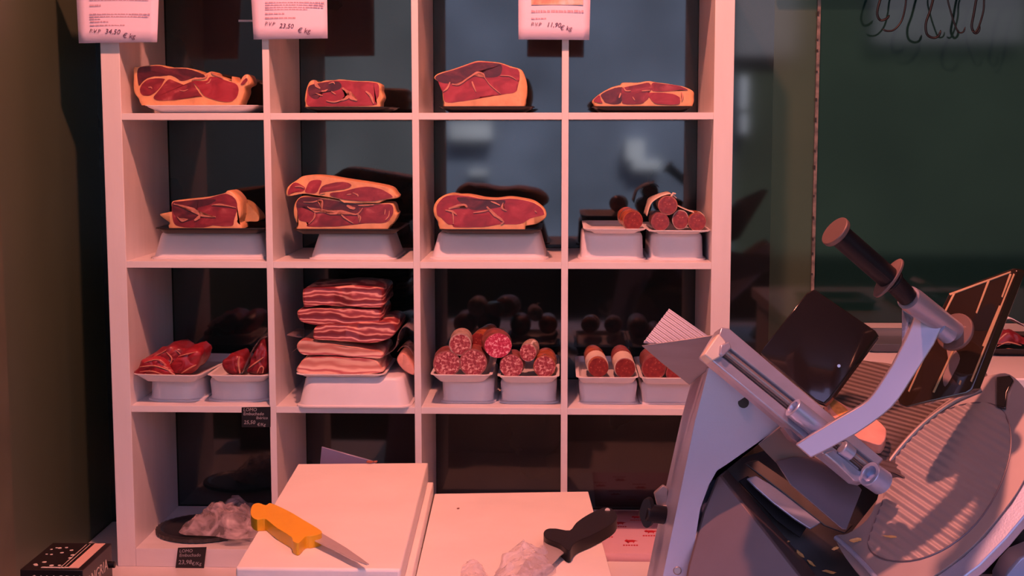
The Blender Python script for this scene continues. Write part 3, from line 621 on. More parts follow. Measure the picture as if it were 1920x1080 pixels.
sign('leftmost of the three hanging paper price signs', (143, 0), (297, 0), (294, 79), (147, 81), -.022,
     [(168, 278, 1, 4), (168, 189, 12, 3.4), (168, 281, 27.5, 2.2), (168, 279, 32, 2.2), (168, 188, 36.5, 2), (169, 203, 42, 2.6), (169, 234, 48.5, 2.4)],
     [('P.V.P', 167, 61, 10), ('34,50', 196, 63, 13), ('€ kg', 229, 71, 13)], 0)
sign('middle one of the three hanging paper price signs', (471, 0), (613, 0), (614, 72), (475, 74), -.022,
     [(497, 608, 5.5, 2), (497, 608, 10, 2.2), (497, 606, 14.5, 2), (497, 576, 18.5, 2), (497, 533, 27, 3), (497, 554, 35, 3)],
     [('P.V.P', 496, 47, 9), ('23,50', 523, 52, 12), ('€ kg', 557, 61, 13)], 0)
s3 = sign('rightmost hanging price sign, with a picture of ham at its top', (972, 0), (1107, 0), (1105, 75), (972, 74), -.022,
     [(996, 1094, 23.5, 4.6), (996, 1024, 36, 2.6)], [('P.V.P', 995, 48, 9), ('11,90', 1024, 50, 12), ('€ kg', 1049, 56, 12)], 0)
bm = pr([at(996, 9, -.0245), at(1093, 9, -.0245), at(1093, -50, -.0245), at(996, -50, -.0245)], (0, .0005, 0)); finish('picture', bm, M['picture'], s3, smooth=False)
def ptag(label, tl, tr, br, bl, Y, rows, sh=0):
    A = [at(*p, Y) for p in (bl, br, tr, tl)]; c = centroid(A); r_ = thing('price_tag', (c.x, c.y, min(p.z for p in A)), label, 'price tag')
    finish('tag_board', pr(A, (0, .003, 0)), M['slate'], r_, bevel=.0004)
    xd = A[1]-A[0]
    for s, px, py, sz in rows: text(s, sz/794, at(px, py, Y-.0004), xd, (sh, 0, 1), M['chalk'], r_, 'chalk_writing', shear=.15)
ptag('black price tag hanging under the shelf edge, above the empty compartment', (453, 764), (507, 763), (507, 801), (453, 801), -.004,
     [('LOMO', 456, 771, 9), ('Embuchado', 456, 778.5, 8.5), ('Ibérico', 480, 786, 8), ('25,50', 457, 795, 10), ('€/Kg', 482, 798.5, 8)])
ptag('black price tag on the bottom panel of the shelf unit', (333.5, 1027.5), (387, 1026), (382, 1066), (328.5, 1067), -.008,
     [('LOMO', 336, 1036, 9), ('Embuchado', 336, 1044, 9), ('23,98', 334, 1058, 12), ('€/Kg', 359, 1060, 9.5)])
tag(finish('wall_sticker', pr([at(447, 41, BACK-.001), at(474, 41, BACK-.001), at(474, 37, BACK-.001), at(447, 37, BACK-.001)], (0, .0008, 0)), M['foam']), 'tiny whitish sticker on the dark wall left of the middle sign', 'sticker')

# ================================================================ CARTON
zt = .20
P = {k: atz(*v, zt) for k, v in dict(br=(209, 1017), fr=(158, 1068), bl=(93, 1019), fl=(40, 1069)).items()}
cb = thing('drinks_carton', (centroid(list(P.values())).x, centroid(list(P.values())).y, 0), 'dark red-brown drinks carton with light stripe in the lower left corner', 'carton')
x0, x1 = (P['bl'].x+P['fl'].x)/2, (P['br'].x+P['fr'].x)/2; y0, y1 = (P['fl'].y+P['fr'].y)/2, (P['bl'].y+P['br'].y)/2
x0 = max(x0, XW+.004)
finish('carton_body', bx(x0, x1, y0, y1, .0003, zt), M['box'], cb, bevel=.0015)
w, l = x1-x0, y1-y0
finish('stripe', bx(x1-.034, x1-.012, y0+.012, y1-.004, zt, zt+.0006), M['boxstripe'], cb, smooth=False)
bm = bmesh.new()
for k in range(15):
    a = x0+.012+random.random()*(w*.52); b = y0+.02+random.random()*l*.75; s_ = random.uniform(.002, .005)
    tube(bm, [V((a, b, zt+.0001)), V((a, b, zt+.0006))], s_, 10)
box(bm, x0+.6*w, x0+.6*w+.0012, y0+.01, y1-.01, zt, zt+.0005); box(bm, x0+.66*w, x0+.66*w+.001, y0+.01, y1-.01, zt, zt+.0005)
box(bm, x0+.3*w, x0+.75*w, y0+.012, y0+.018, zt, zt+.0005)
finish('carton_decoration', bm, M['boxprint'], cb, smooth=False)
text('SANGRIA', .034, V((x1+.0004, y0+.010, zt-.046)), (0, 1, 0), (0, 0, 1), M['boxprint'], cb, sx=1.0)
text('SANGRIA', .030, V((x0+.022, y0-.0004, zt-.032)), (1, 0, 0), (0, 0, 1), M['boxprint'], cb, sx=.85)
bm = bx(x1, x1+.0004, y0+.012, y1-.02, zt-.066, zt-.0645); finish('underline', bm, M['boxprint'], cb, smooth=False)
finish('tap', tb([V((x1, y1-.02, zt-.04)), V((x1+.012, y1-.02, zt-.04))], .007, 12), M['blackplastic'], cb)

# ================================================================ CUTTING BOARDS AND KNIVES
def board(label, pts, z, th, name='cutting_board'):
    q = [atz(x, y, z) for x, y in pts]; return tag(finish(name, pr(q, (0, 0, -th)), M['board'], bevel=.004, seg=3), label, 'cutting board')
LBZ, RBZ = .355, .292
def quad(z, far_l, far_r, ml, mr, ynear):
    """rectangle in the plane z: far edge through two pixels, sides running to ynear"""
    a, b = atz(*far_l, z), atz(*far_r, z); c_, d_ = atz(*ml, z), atz(*mr, z)
    k = (ynear-a.y)/(c_.y-a.y); k2 = (ynear-b.y)/(d_.y-b.y)
    return [a, b, b+(d_-b)*k2, a+(c_-a)*k]
lq = quad(LBZ, (559, 869), (803, 867), (432, 1080), (748, 1080), -1.10)
rq = quad(RBZ, (790, 925), (1103, 921), (770, 1080), (1147, 1080), -1.18)
tag(finish('cutting_board', pr(lq, (0, 0, -.040)), M['board'], bevel=.005, seg=3), 'thick white cutting board on the left, with the yellow knife', 'cutting board')
mq = [p+V((.012 if i in (1, 2) else .01, 0, -.0402)) for i, p in enumerate(lq)]
mq[0].y -= .01; mq[1].y -= .01
tag(finish('cutting_board', pr(mq, (0, 0, -(LBZ-.0402-BZ))), M['board'], bevel=.004, seg=3), 'lower white board just under the thick left cutting board, its right edge showing', 'cutting board')
ms = mq[1].x
off = max(mq[1].x, mq[2].x)
d0 = V((mq[1].x+.002, rq[0].y, RBZ)); 
rq[0] = V((mq[1].x+(mq[2].x-mq[1].x)*0+.003, rq[0].y, RBZ)); rq[3] = V((mq[2].x+.003, rq[3].y, RBZ))
tag(finish('cutting_board', pr(rq, (0, 0, -(RBZ-BZ-.0004))), M['board'], bevel=.003, seg=3), 'thin white cutting board on the right, with the black knife', 'cutting board')
# bench extension under the boards
e_ = thing('board_stand', ((lq[0].x+rq[1].x)/2, -.5, 0), 'white stand carrying the far ends of the cutting boards', 'stand')
finish('stand_body', bx(lq[0].x+.05, rq[1].x-.06, p1.y+.003, lq[0].y-.06, .0005, BZ-.0005), M['laminate'], e_, bevel=.003)
def spot(label, px, py, z, r, m=M['stain'], h=.0015):
    c = atz(px, py, z); bm = bmesh.new(); bmesh.ops.create_icosphere(bm, subdivisions=2, radius=r)
    for v in bm.verts: v.co = V((v.co.x*1.3, v.co.y, v.co.z*.5))*(1+.5*noise.noise(v.co*400+V((px, py, 0)))) + c+V((0, 0, r*.4))
    return tag(finish('meat_scrap', bm, m), label, 'scrap')
for (px, py, r, lb) in ((693, 867, .006, 'dark red meat scrap at the far edge of the left board, left bit'), (703, 866, .0045, 'dark red meat scrap at the far edge of the left board, right bit')):
    spot(lb, px, py+1, LBZ+.001, r)
spot('tiny dark crumb on the right board near its far edge', 859, 954, RBZ+.0005, .0022)
spot('tiny dark crumb lying by the edge between the two boards', 784, 1030, RBZ+.0005, .0042)
# yellow knife
kz = LBZ+.022
kc = atz(560, 990, LBZ)
kn = thing('boning_knife', (kc.x, kc.y, LBZ), 'knife with yellow handle lying across the left cutting board', 'knife')
hp = cat([(470,958),(474,946),(486,943),(498,947),(506,943),(520,948),(545,960),(570,975),(592,988),(603,996),(600,1001),(583,1005),(572,1006),(560,1018),(549,1014),(546,1006),(520,990),(505,978),(496,972),(482,974),(472,968)], 3)
finish('handle', pr([atz(x, y, kz) for x, y in hp], (0, 0, -.0215)), M['yellow'], kn, bevel=.0098, seg=5)
finish('blade', pr([atz(x, y, kz-.009) for x, y in [(570,1006),(585,1003),(600,997),(612,1004),(650,1027),(680,1048),(692,1057),(688,1058),(660,1048),(625,1030),(590,1013)]], (0, 0, -.0022)), M['blade'], kn, bevel=.0006)
# black knife
bz = RBZ+.024
kc = atz(1080, 1000, RBZ)
kn = thing('cleaver_knife', (kc.x, kc.y, RBZ), 'knife with black handle lying on the right cutting board', 'knife')
hp = cat([(1118,957),(1135,951),(1150,955),(1157,966),(1152,978),(1135,990),(1108,1004),(1085,1014),(1074,1022),(1069,1031),(1061,1030),(1050,1020),(1028,1011),(1020,1005),(1020,996),(1028,991),(1045,991),(1068,994),(1080,980),(1098,967)], 3)
finish('handle', pr([atz(x, y, bz) for x, y in hp], (0, 0, -.0235)), M['blackplastic'], kn, bevel=.0105, seg=5)
finish('blade', pr([atz(x, y, bz-.010) for x, y in [(1021,1008),(1066,1030),(1050,1042),(1030,1062),(990,1084),(960,1090),(985,1050),(1010,1030),(1019,1020)]], (0, 0, -.0022)), M['blade'], kn, bevel=.0006)
finish('lanyard_hole', tb([atz(1139, 957, bz+.0004), atz(1139, 957, bz-.001)], .005, 14), M['paper'], kn)
crumple('plastic_film', 'crumpled clear plastic film on the right board over the blade', 'plastic film', [(905,1110),(925,1082),(945,1052),(965,1036),(1000,1034),(1030,1034),(1042,1050),(1040,1075),(1000,1110),(950,1125)], lambda q, c: 1, RBZ+.0, M['film'], 5, .030, amp=.016)
crumple('plastic_film', 'small low curl of clear film left of the crumpled film', 'plastic film', [(862,1080),(872,1056),(888,1054),(905,1066),(915,1085),(900,1105),(872,1105)], lambda q, c: 1, RBZ+.0, M['film'], 9, .010, amp=.008)

# ================================================================ BUTCHER PAPER
pb = thing('butcher_paper', (at(1185, 1000, .2).x, .19, .047), 'pink-white butcher paper printed with small red cows, on the bottom shelf', 'paper')
xa, xb = atz(1120, 990, .047).x, atz(1285, 990, .047).x
bm = bmesh.new(); prof = [(.375, .0472), (.25, .0476), (.12, .0474), (.0, .0478), (-.006, .0465), (-.0075, .040), (-.0078, .021)]
g = [[bm.verts.new((x, y, z)) for x in [xa+(xb-xa)*i/6 for i in range(7)]] for y, z in prof]
for a, b in zip(g, g[1:]):
    for k in range(6): bm.faces.new((a[k], a[k+1], b[k+1], b[k]))
o = finish('sheet', bm, M['butcherpaper'], pb); s_ = o.modifiers.new('thickness', 'SOLIDIFY'); s_.thickness = .0005; s_.offset = 1
COW = [(-9,-1),(-7,-3.4),(-5,-3.6),(-4,-2.8),(3,-3),(7,-2.2),(11,-.5),(8,-.6),(6,.4),(5.4,3),(4.4,3),(4.2,1.2),(-1,1.2),(-2.4,3),(-3.4,3),(-3.4,.6),(-5,-.8),(-7,.4)]
for px, py, sc in ((1182, 1015, 1.25), (1219, 997, 1.25), (1136, 1000, 1.15), (1162, 981, 1.1), (1228, 968, .9), (1192, 970, .9)):
    bm = bmesh.new(); prism(bm, [atz(px+a*sc, py+b*sc*.75, .0486) for a, b in COW], (0, 0, -.0004))
    for k in range(6): prism(bm, [atz(px-11*sc+k*3.9*sc+dx, py+5*sc+dy, .0486) for dx, dy in ((0, 0), (2.8*sc, 0), (2.8*sc, 1.5*sc), (0, 1.5*sc))], (0, 0, -.0004))
    finish('printed_cow', bm, M['cowprint'], pb, smooth=False)

# ================================================================ RIGHT BACK: hooks, tray, packed meat
def hook(label, pts, Y, r=.0032, m='hook', base=0):
    P_ = [at(x, y, Y) for x, y in cat(pts, 5, False)]; n_ = len(P_)
    return tag(finish('meat_hook', tb(P_, [r]*(n_-3)+[r*.8, r*.5, r*.15], 10), M[m]), label, 'hook')
ZR = at(1700, -50, .30).z
rl = thing('hook_rail', (2.1, .30, ZR), 'steel rail above the green glass from which the hooks hang', 'rail')
finish('bar', tb([V((1.6, .30, ZR)), V((3.2, .30, ZR))], .010, 16), M['hook'], rl)
for x in (1.75, 2.9): finish('bracket', bx(x-.01, x+.01, .30, BACK, ZR-.01, ZR+.01), M['hook'], rl)
def hk(x): return [(x-9, -46), (x-5, -58), (x+5, -60), (x+10, -48), (x+6, -30)]
hook('meat hook at the left end of the hook row', hk(1655)+[(1652, -5), (1646, 15), (1645, 28), (1651, 38), (1662, 35), (1668, 28)], .30)
hook('meat hook bent left, second from the left', hk(1700)+[(1700, -8), (1697, 15), (1690, 40), (1676, 56), (1662, 58), (1655, 54)], .30, .0025)
hook('meat hook with a bright lower curve, middle of the row', hk(1752)+[(1752, -10), (1744, 20), (1736, 44), (1738, 64), (1750, 71), (1760, 67), (1764, 56)], .30)
hook('thin straight-shanked meat hook right of the middle', hk(1775)+[(1776, -8), (1782, 20), (1790, 45), (1797, 60), (1806, 60), (1810, 50)], .30, .0022)
hook('meat hook with a pale tip right of the pair', hk(1832)+[(1832, -8), (1826, 25), (1822, 50), (1828, 62), (1835, 58), (1837, 46)], .30)
hook('dark meat hook beside the pale-tipped one', hk(1848)+[(1846, -8), (1844, 20), (1836, 48), (1829, 60), (1822, 58)], .28, .0025)
a, b = at(1618, 663, -.10), at(1720, 663, -.10)
dish('shallow_tray', 'dark grey-blue shallow tray on the side counter behind the slicer', 'tray', a.x, b.x+.08, -.12, .14, RZ+.0005, RZ+.022, .012, M['greytray'])
a = at(1850, 676, -.15)
dish('foam_tray', 'black foam tray at the right edge on the side counter', 'tray', a.x, a.x+.24, -.16, .12, RZ+.0005, RZ+.018, .012, M['blackfoam'])
lump('wrapped meat piece on the black tray at the right edge', [(1858,662),(1862,640),(1880,622),(1905,625),(1930,640),(1960,650),(1960,668),(1900,670)], -.10, .16, M['lean'], [(.002, [(1870,650),(1890,642),(1915,648)]), (.0025, [(1866,662),(1890,655),(1920,660)])], 'wrapped_meat', seed=21, zmin=RZ+.0205)
sheet('wrapping_paper', 'white paper folded over the wrapped meat at the right edge', 'paper', fold([(1882,602),(1893,597),(1910,604),(1935,618),(1960,622)], -.05, .08), M['foam'])

# ================================================================ SLICER
SR = thing('meat_slicer', (at(1600, 1080, -1.1).x, -1.05, BZ), 'large silver meat slicer with black handle on the right of the bench', 'meat slicer')
def part(name, pts, P_, ext, m, bevel=.002, parent=SR, seg=2, sm=0):
    pp = cat(pts, sm) if sm else pts
    if isinstance(P_, (int, float)): q_ = [at(x, y, P_) for x, y in pp]
    else: q_ = [on(x, y, P_) for x, y in pp]
    return finish(name, pr(q_, ext), M[m], parent, bevel=bevel, seg=seg)
def clip(poly, n, lo, hi):
    """clip 2-D polygon (list of (s,t)) to lo <= t <= hi"""
    for sgn, lim in ((1, lo), (-1, -hi)):
        out = []
        for i in range(len(poly)):
            a, b = poly[i], poly[(i+1) % len(poly)]; da, db = sgn*a[1]-lim, sgn*b[1]-lim
            if da >= 0: out.append(a)
            if (da > 0 > db) or (da < 0 < db):
                k = da/(da-db); out.append((a[0]+(b[0]-a[0])*k, a[1]+(b[1]-a[1])*k))
        poly = out
        if len(poly) < 3: return []
    return poly
def ribbed(name, pts, P_, dirpx, spacing, amp, m, back=.006, sub=6, parent=SR, up=0, shape=None):
    o_, n_ = P_; A, B = on(*dirpx[0], P_), on(*dirpx[1], P_); sx_ = (B-A).normalized(); tx_ = n_.cross(sx_)
    poly = [((on(x, y, P_)-o_).dot(sx_), (on(x, y, P_)-o_).dot(tx_)) for x, y in pts]
    bm = bmesh.new(); t0, t1 = min(p[1] for p in poly), max(p[1] for p in poly); st = spacing/sub; k = int(t0/st)-1
    fn = shape or (lambda ph: .5+.5*math.sin(2*math.pi*ph))
    while k*st < t1:
        c_ = clip(poly, 0, k*st, (k+1)*st)
        if len(c_) >= 3:
            vs_ = [bm.verts.new(o_+sx_*s_+tx_*t_+n_*(up+amp*fn(t_/spacing))) for s_, t_ in c_]
            try: bm.faces.new(vs_)
            except Exception: pass
        k += 1
    bmesh.ops.remove_doubles(bm, verts=bm.verts, dist=.00003)
    prism(bm, [o_+sx_*s_+tx_*t_+n_*(up) for s_, t_ in poly], -n_*back)
    return finish(name, bm, M[m], parent, angle=75)
YR = -1.10
# base on the bench
a, b = at(1330, 1080, -1.0), at(1940, 1080, -1.0)
finish('base', bx(a.x, b.x+.10, -1.22, -.80, BZ+.012, BZ+.058), M['alu'], SR, bevel=.012, seg=3)
for x in (a.x+.05, b.x+.05):
    for y in (-1.18, -.86): finish('foot', tb([V((x, y, BZ+.0003)), V((x, y, BZ+.014))], [.018, .015], 16), M['blackplastic'], SR)
# column: front face and the left side face seen obliquely
bm = bmesh.new()
fr = [(1329,689),(1467,797),(1420,833),(1363,870),(1344,882),(1330,907),(1313,953),(1293,1080),(1289,1108),(1237,1108),(1243,1080),(1277,920),(1303,790)]
fp = [at(x, y, -1.03) for x, y in fr]
bk = []
for (x, y), p in zip(fr, fp):
    w_ = 32*(1-(y-689)/900)+8*(y-689)/390 if x < 1335 else 0
    bk.append(p+V((0, .13, 0)))
left_b = {0: (1300, 701), 12: (1276, 790), 11: (1247, 920), 10: (1213, 1080), 9: (1207, 1108)}
for i, (x, y) in left_b.items(): bk[i] = at(x, y, -.90)
for p in fp+bk: p.z = max(p.z, BZ+.004)
va = [bm.verts.new(p) for p in fp]; vb = [bm.verts.new(p) for p in bk]; n = len(va)
fs = [bm.faces.new(va), bm.faces.new(vb[::-1])]
for i in range(n): bm.faces.new((va[i], vb[i], vb[(i+1) % n], va[(i+1) % n]))
bmesh.ops.triangulate(bm, faces=fs)
finish('column', bm, M['alu'], SR, bevel=.005, seg=3)
finish('screw_hole', tb([at(1394, 755, -1.0315), at(1394, 755, -1.029)], .009, 20), M['blackplastic'], SR)
finish('screw_hole', tb([at(1403, 742, -1.0315), at(1403, 742, -1.029)], .004, 12), M['blackplastic'], SR)
finish('screw', tb([at(1270, 1070, -1.033), at(1270, 1070, -1.028)], .007, 20), M['steel'], SR, bevel=.0015)
# clamp knob on the left of the column
kx = at(1248, 965, -.94)
kb = finish('knob', tb([at(1207, 962, -.98), at(1214, 962, -.975), at(1248, 966, -.94)], [.013, .016, .0155], 20), M['blackplastic'], SR, bevel=.002)
finish('knob_wing', pr([at(x, y, -.985) for x, y in cat([(1206,938),(1216,936),(1221,950),(1222,975),(1216,989),(1206,986),(1199,962)], 3)], (.006, .012, 0)), M['blackplastic'], kb, bevel=.003)
finish('knob_ring', tb([at(1247, 966, -.941), at(1251, 966, -.937)], .0172, 20), M['cap'], kb)
part('knob_bracket', [(1226,925),(1243,910),(1252,915),(1250,950),(1232,950)], -.93, (0, .01, 0), 'steel')
# rail (channel with rod)
Pr = pl((1340, 640, YR), (1655, 890, YR), (1400, 620, YR+.03))
n = Pr[1]
part('rail', [(1321,664),(1353,613),(1367,615),(1657,861),(1622,905),(1605,901)], Pr, -n*.024, 'alu_rail', .002)
Pf = (Pr[0]+n*.010, n)
part('rail_edge', [(1353,613),(1367,615),(1657,861),(1645,873),(1364,650),(1345,640)], Pf, -n*.012, 'alu_rail', .002)
part('rail_edge', [(1321,664),(1354,668),(1612,878),(1605,901)], Pf, -n*.012, 'alu_rail', .002)
finish('rod', tb([on(1350, 652, Pf), on(1640, 884, Pf)], .0050, 14), M['steel'], SR)
finish('rod', tb([on(1352, 661, (Pr[0]+n*.004, n)), on(1620, 882, (Pr[0]+n*.004, n))], .0030, 12), M['copper'], SR)
part('end_cap', [(1321,664),(1348,625),(1361,640),(1353,668),(1335,677)], (Pr[0]+n*.014, n), -n*.020, 'cap', .002)
part('end_block', [(1352,646),(1368,640),(1372,652),(1356,668),(1350,664)], (Pr[0]+n*.019, n), -n*.016, 'alu_rail', .002)
def ring_tube(name, a, b, r, ri, m, par=SR):
    bm = bmesh.new(); a, b = V(a), V(b); d = (b-a).normalized(); rf = d.orthogonal().normalized(); q_ = d.cross(rf); N_ = 28
    def rg(p, r_): return [p+(rf*math.cos(2*math.pi*k/N_)+q_*math.sin(2*math.pi*k/N_))*r_ for k in range(N_)]
    loft(bm, [rg(a+d*.012, ri), rg(a+d*.001, ri), rg(a, ri+.0008), rg(a, r-.001), rg(a+d*.001, r), rg(b-d*.002, r), rg(b, r-.002)])
    return finish(name, bm, M[m], par, angle=40)
ring_tube('sleeve', on(1486, 764, (Pr[0]+n*.030, n)), on(1546, 812, (Pr[0]+n*.022, n)), .0165, .0105, 'alu')
ring_tube('sleeve', on(1629, 888, (Pr[0]+n*.030, n)), on(1655, 906, (Pr[0]+n*.020, n)), .0205, .0130, 'alu')
finish('sleeve', tb([on(1578, 838, (Pr[0]+n*.018, n)), on(1598, 853, (Pr[0]+n*.016, n))], [.012, .011], 20), M['alu'], SR, bevel=.002)
part('clamp_shoe', [(1468,800),(1483,805),(1506,826),(1500,832),(1484,822)], (Pr[0]+n*.014, n), -n*.012, 'steel_mauve', .001)
part('clamp_shoe', [(1545,850),(1562,842),(1582,858),(1618,886),(1614,903),(1603,902),(1572,872)], (Pr[0]+n*.012, n), -n*.016, 'alu_rail', .002)
# arm, tube, handle
AY = -1.17
arm = [(1491,834),(1518,816),(1542,802),(1568,786),(1600,768),(1615,759),(1628,749),(1638,737),(1654,713),(1672,685),(1690,650),(1702,626),(1708,612),(1713,597),(1706,588),(1690,578),(1695,560),(1712,556),(1768,600),(1766,614),(1752,645),(1732,676),(1710,710),(1695,734),(1684,750),(1672,764),(1656,778),(1636,793),(1605,814),(1549,845),(1520,859)]
part('arm', arm, pl((1520, 840, AY), (1640, 750, AY), (1740, 600, AY+.02)), (.004, .020, -.002), 'alu_arm', .004, seg=3)
H0, H1, H2 = at(1565, 433, -1.245), at(1684, 537, -1.205), at(1703, 558, -1.195)
T1 = at(1790, 622, -1.115)
finish('cross_tube', tb([H2, H2.lerp(T1, .1), T1], [.0185, .0195, .0165], 28), M['alu_arm'], SR, angle=50)
finish('tube_disc', tb([T1-(T1-H2).normalized()*.002, T1+(T1-H2).normalized()*.005], .031, 32), M['copper'], SR, bevel=.0015)
finish('tube_end', tb([at(1757, 612, -1.15), at(1778, 628, -1.13)], [.0135, .0145], 24), M['alu'], SR)
dh = (H1-H0).normalized()
hd = finish('handle', tb([H0+dh*.006, H0+dh*.010, H1-dh*.012, H1-dh*.010, H2], [.0175, .0172, .0172, .0150, .0150], 32), M['blackplastic'], SR, bevel=.001)
finish('handle_cap', tb([H0-dh*.001, H0+dh*.007], [.0245, .0240], 36), M['copper'], hd, bevel=.0015)
hg = H0.lerp(H1, .83)
bm = bmesh.new()
d = dh; rf = (V((0, 0, 1))-d*d.z).normalized(); q_ = d.cross(rf)
N_ = 48; f = lambda k: 1/math.hypot(math.cos(2*math.pi*k/N_)/.035, math.sin(2*math.pi*k/N_)/.0185)
loft(bm, [[hg+d*off_+(rf*math.cos(2*math.pi*k/N_)+q_*math.sin(2*math.pi*k/N_))*f(k)*s_ for k in range(N_)] for off_, s_ in ((0, .95), (.001, 1), (.004, 1), (.005, .95))])
finish('handle_guard', bm, M['copper'], hd)
finish('handle_ring', tb([hg+dh*.008, hg+dh*.013], .0185, 28), M['blackplastic'], hd, bevel=.001)
# pusher plate
PY = pl((1700, 760, -1.10), (1780, 548, -1.02), (1905, 502, -1.04))
pu = part('pusher_plate', [(1682,748),(1722,662),(1779,549),(1840,524),(1902,502),(1909,508),(1822,732),(1812,738),(1700,764),(1686,760)], PY, (.018, .016, -.003), 'smoke2', .003, seg=3)
Pn = (PY[0]+PY[1]*.0015, PY[1])
for pts in ([(1797,630),(1801,632),(1752,736),(1748,735)], [(1873,572),(1877,574),(1845,650),(1841,648)], [(1852,524),(1856,526),(1832,588),(1829,586)], [(1788,547),(1792,549),(1766,600),(1763,598)], [(1893,512),(1897,514),(1880,558),(1877,556)], [(1800,712),(1803,714),(1800,722),(1797,720)], [(1735,660),(1738,662),(1705,735),(1702,733)], [(1779,550),(1895,508),(1896,511),(1781,554)], [(1900,512),(1903,514),(1822,716),(1819,714)]):
    part('rib', pts, Pn, -PY[1]*.004, 'gold', .0006, pu)
part('slot', cat([(1845,575),(1862,570),(1870,590),(1862,612),(1835,620),(1820,612),(1828,592)], 3), (PY[0]+PY[1]*.0006, PY[1]), -PY[1]*.002, 'smoke', 0, pu)
part('pink_reflection', cat([(1775,650),(1790,655),(1800,672),(1788,700),(1772,725),(1768,705),(1778,680)], 3), (PY[0]+PY[1]*.0006, PY[1]), -PY[1]*.002, 'copper', 0, pu)  # pink reflection in the pusher plate, painted as a thin raised shape
# smoked guard
GY = pl((1430, 655, -.96), (1525, 541, -.90), (1645, 624, -.90))
part('blade_guard', [(1423,660),(1512,548),(1527,541),(1640,618),(1646,627),(1556,748),(1545,758),(1530,752)], GY, (.006, .008, -.008), 'smoke', .003)
finish('guard_screw', tb([on(1573, 686, (GY[0]+GY[1]*.002, GY[1])), on(1573, 686, (GY[0]-GY[1]*.002, GY[1]))], .0028, 12), M['alu'], SR)
# deflector plate
DY = pl((1207, 641, -.99), (1254, 579, -.93), (1330, 634, -.97))
sq = lambda ph: 1 if (ph % 1) < .55 else 0
ribbed('deflector_plate', [(1207,641),(1254,580),(1330,633),(1345,645),(1340,660)], DY, ((1254, 580), (1330, 633)), .0085, .0018, 'alu_rail', .003, 6)
part('slice_catch_plate', [(1203,648),(1262,640),(1340,628),(1350,640),(1334,678),(1330,692),(1300,706),(1293,722),(1240,680)], pl((1205, 648, -1.0), (1340, 630, -1.03), (1293, 720, -1.0)), (0, .004, 0), 'steel', .001)
# ribbed meat table
TP = pl((1600, 690, -.78), (1860, 720, -.78), (1650, 870, -1.02))
ribbed('meat_table', [(1542,768),(1598,683),(1620,676),(1700,688),(1850,700),(1860,760),(1700,900),(1640,870)], TP, ((1600, 690), (1700, 717)), .0125, .0018, 'shaded_steel', .008)
# round plate with ribbed oval
CP = pl((1680, 900, -1.04), (1930, 850, -1.14), (1700, 1090, -1.20))
ct = [(1566,1008),(1590,1000),(1625,975),(1645,935),(1656,885),(1675,852),(1705,815),(1745,775),(1790,742),(1835,712),(1860,703),(1893,702),(1925,735),(1943,790),(1944,845),(1920,899),(1894,941),(1844,1003),(1804,1041),(1753,1078),(1700,1102),(1640,1100),(1596,1060)]
rp = part('round_carriage_plate', ct, CP, -CP[1]*.024, 'steel_plate', .003, seg=3, sm=4)
ov = cat([(1663,905),(1668,880),(1690,845),(1722,810),(1760,778),(1800,760),(1845,755),(1878,768),(1894,805),(1892,860),(1868,925),(1830,982),(1780,1024),(1725,1048),(1675,1052),(1640,1040),(1628,1018),(1640,980),(1655,940)], 3)
ribbed('ribbed_inlay', ov, CP, ((1700, 900), (1760, 940)), .0145, .0018, 'steel_plate', .001, 8, rp, up=.0006)
part('rim_band', [(1948,845),(1922,900),(1896,943),(1846,1005),(1806,1043),(1755,1080),(1722,1102),(1745,1122),(1792,1094),(1837,1060),(1886,1010),(1926,962),(1965,900)], (CP[0]-CP[1]*.0025, CP[1]), -CP[1]*.020, 'alu', .003, rp)
bm = bmesh.new(); pts = [on(x, y, (CP[0]+CP[1]*.0008, CP[1])) for x, y in ov]; tube(bm, pts+[pts[0]], .0013, 6, False); finish('inlay_border', bm, M['steel_mauve'], rp)
bm = tb([on(x, y, (CP[0]+CP[1]*.002, CP[1])) for x, y in cat([(1650,900),(1668,866),(1700,826),(1740,787),(1790,752),(1840,730)], 5, False)], .0045, 10); finish('plate_ridge', bm, M['steel'], rp)
bm = tb([on(x, y, (CP[0]+CP[1]*.003, CP[1])) for x, y in cat([(1567,1008),(1590,1028),(1620,1058),(1650,1092)], 5, False)], .0040, 10); finish('front_rim', bm, M['alu'], rp)
part('corner_bracket', [(1868,706),(1893,703),(1900,712),(1888,735),(1885,765),(1868,762)], (CP[0]+CP[1]*.006, CP[1]), -CP[1]*.006, 'smoke', .002)
# lower housing
part('base_housing', [(1345,893),(1352,890),(1502,1080),(1525,1115),(1280,1115),(1290,1060),(1318,960)], pl((1345, 893, -.99), (1500, 1080, -1.10), (1290, 1080, -1.06)), (.03, .12, -.01), 'shaded_housing_steel', .004)
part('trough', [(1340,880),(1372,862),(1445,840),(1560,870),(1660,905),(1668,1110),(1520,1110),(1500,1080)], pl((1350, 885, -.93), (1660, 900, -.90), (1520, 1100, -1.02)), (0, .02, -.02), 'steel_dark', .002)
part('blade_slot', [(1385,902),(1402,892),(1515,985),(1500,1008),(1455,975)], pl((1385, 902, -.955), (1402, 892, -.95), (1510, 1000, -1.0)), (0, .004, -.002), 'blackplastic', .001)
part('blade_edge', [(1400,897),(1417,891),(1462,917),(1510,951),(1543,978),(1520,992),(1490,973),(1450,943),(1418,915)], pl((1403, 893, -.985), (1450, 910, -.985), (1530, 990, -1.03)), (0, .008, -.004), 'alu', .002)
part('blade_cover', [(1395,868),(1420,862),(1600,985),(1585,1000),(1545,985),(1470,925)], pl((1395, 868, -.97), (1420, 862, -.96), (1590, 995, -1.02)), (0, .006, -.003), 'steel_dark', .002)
part('slice_guide', [(1422,834),(1467,796),(1520,842),(1530,862),(1455,868)], -1.045, (0, .006, 0), 'shaded_steel', .001)
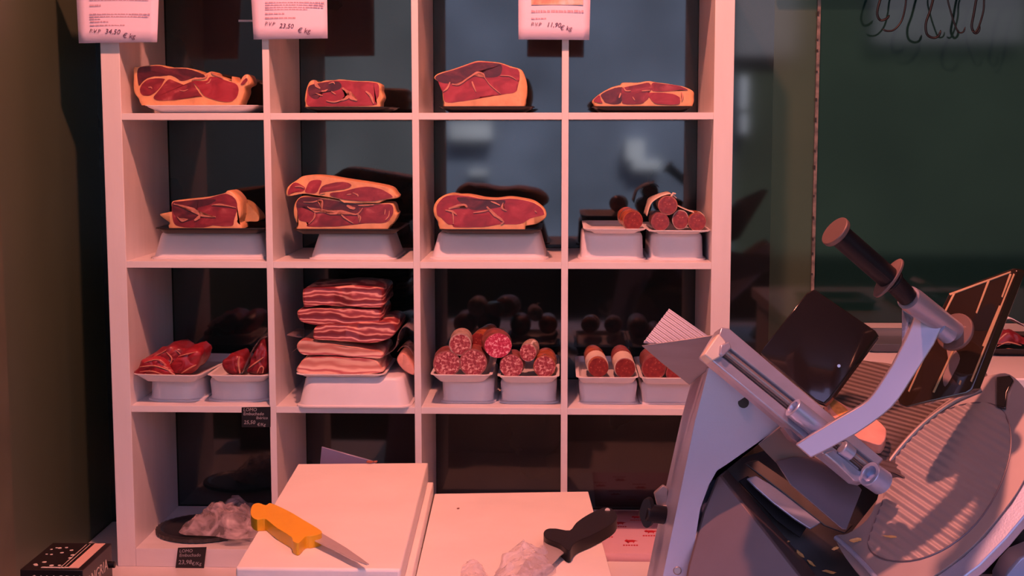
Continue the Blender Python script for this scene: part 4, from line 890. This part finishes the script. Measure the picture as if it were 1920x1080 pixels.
part('slice_tray', [(1455,865),(1490,856),(1530,858),(1600,900),(1616,918),(1587,993),(1579,992),(1482,908)], pl((1455, 865, -1.06), (1616, 918, -1.07), (1585, 992, -1.11)), (0, .004, -.002), 'steel_mauve', .001)
part('rear_body', [(1790,1095),(1850,1020),(1900,955),(1960,880),(1960,1115),(1790,1115)], -.98, (0, .10, 0), 'blackplastic', .003)
part('carriage_base', [(1880,1090),(1893,1066),(1912,1046),(1950,1030),(1960,1110),(1880,1110)], -1.06, (0, .06, 0), 'alu', .004)
# ham on the slicer
q = [on(x, y, (TP[0]+TP[1]*.004, TP[1])) for x, y in cat([(1545,765),(1560,762),(1590,780),(1620,790),(1645,805),(1661,825),(1652,850),(1630,846),(1590,830),(1560,800)], 3)]
hm = thing('ham_piece', (q[0].x+.05, q[0].y, min(p.z for p in q)), 'small fatty ham piece lying on the ribbed table of the slicer', 'ham')
finish('fat_layer', pr(q, (-.002, -.012, .018)), M['fat_pink'], hm, bevel=.004, seg=3)
bm = pr([p+V((-.002, -.0125, .0185)) for p in [on(x, y, (TP[0]+TP[1]*.004, TP[1])) for x, y in cat([(1552,768),(1562,766),(1580,778),(1592,792),(1580,800),(1562,788)], 3)]], (0, .001, -.001)); finish('rind', bm, M['crumb'], hm)
# crumbs
TR = pl((1350, 885, -.93), (1660, 900, -.90), (1520, 1100, -1.02))
for k, (px, py, w_, h_, a_) in enumerate(((1440,992,5,4,0),(1459,1004,2,2,0),(1479,1015,2.4,1.5,0),(1500,1038,11,3.2,.75),(1521,1056,9,3,.7),(1555,1072,12,3,.2),(1604,1012,12,4,-.1),(1566,1028,6,3,-.4),(1670,1006,14,2.2,.1))):
    P_ = TR if px < 1560 else CP
    cpt = on(px, py, (P_[0]+P_[1]*.0065, P_[1])); bm = bmesh.new(); bmesh.ops.create_icosphere(bm, subdivisions=2, radius=1)
    s1 = w_*.00088; s2 = h_*.00088
    R_ = _r*math.cos(a_)-_u*math.sin(a_); U_ = _u*math.cos(a_)+_r*math.sin(a_)
    for v in bm.verts:
        c0 = v.co.copy(); c0 *= 1+.5*noise.noise(c0*1.7+V((k, 0, 0))); v.co = cpt+R_*c0.x*s1+U_*c0.y*s2+_f*c0.z*s2*.6
    where = ['topmost crumb on the housing edge of the slicer', 'speck just below the topmost crumb on the slicer', 'second tiny speck on the dark slicer trough', 'long orange crumb in the slicer trough', 'orange crumb just below the long one in the trough', 'lowest orange crumb at the bottom of the trough', 'bright orange crumb beside the slice tray corner', 'pale crumb at the left tip of the round plate', 'thin pale streak of fat on the lower ribbed oval'][k]
    tag(finish('meat_scrap', bm, M['crumb']), where, 'scrap')
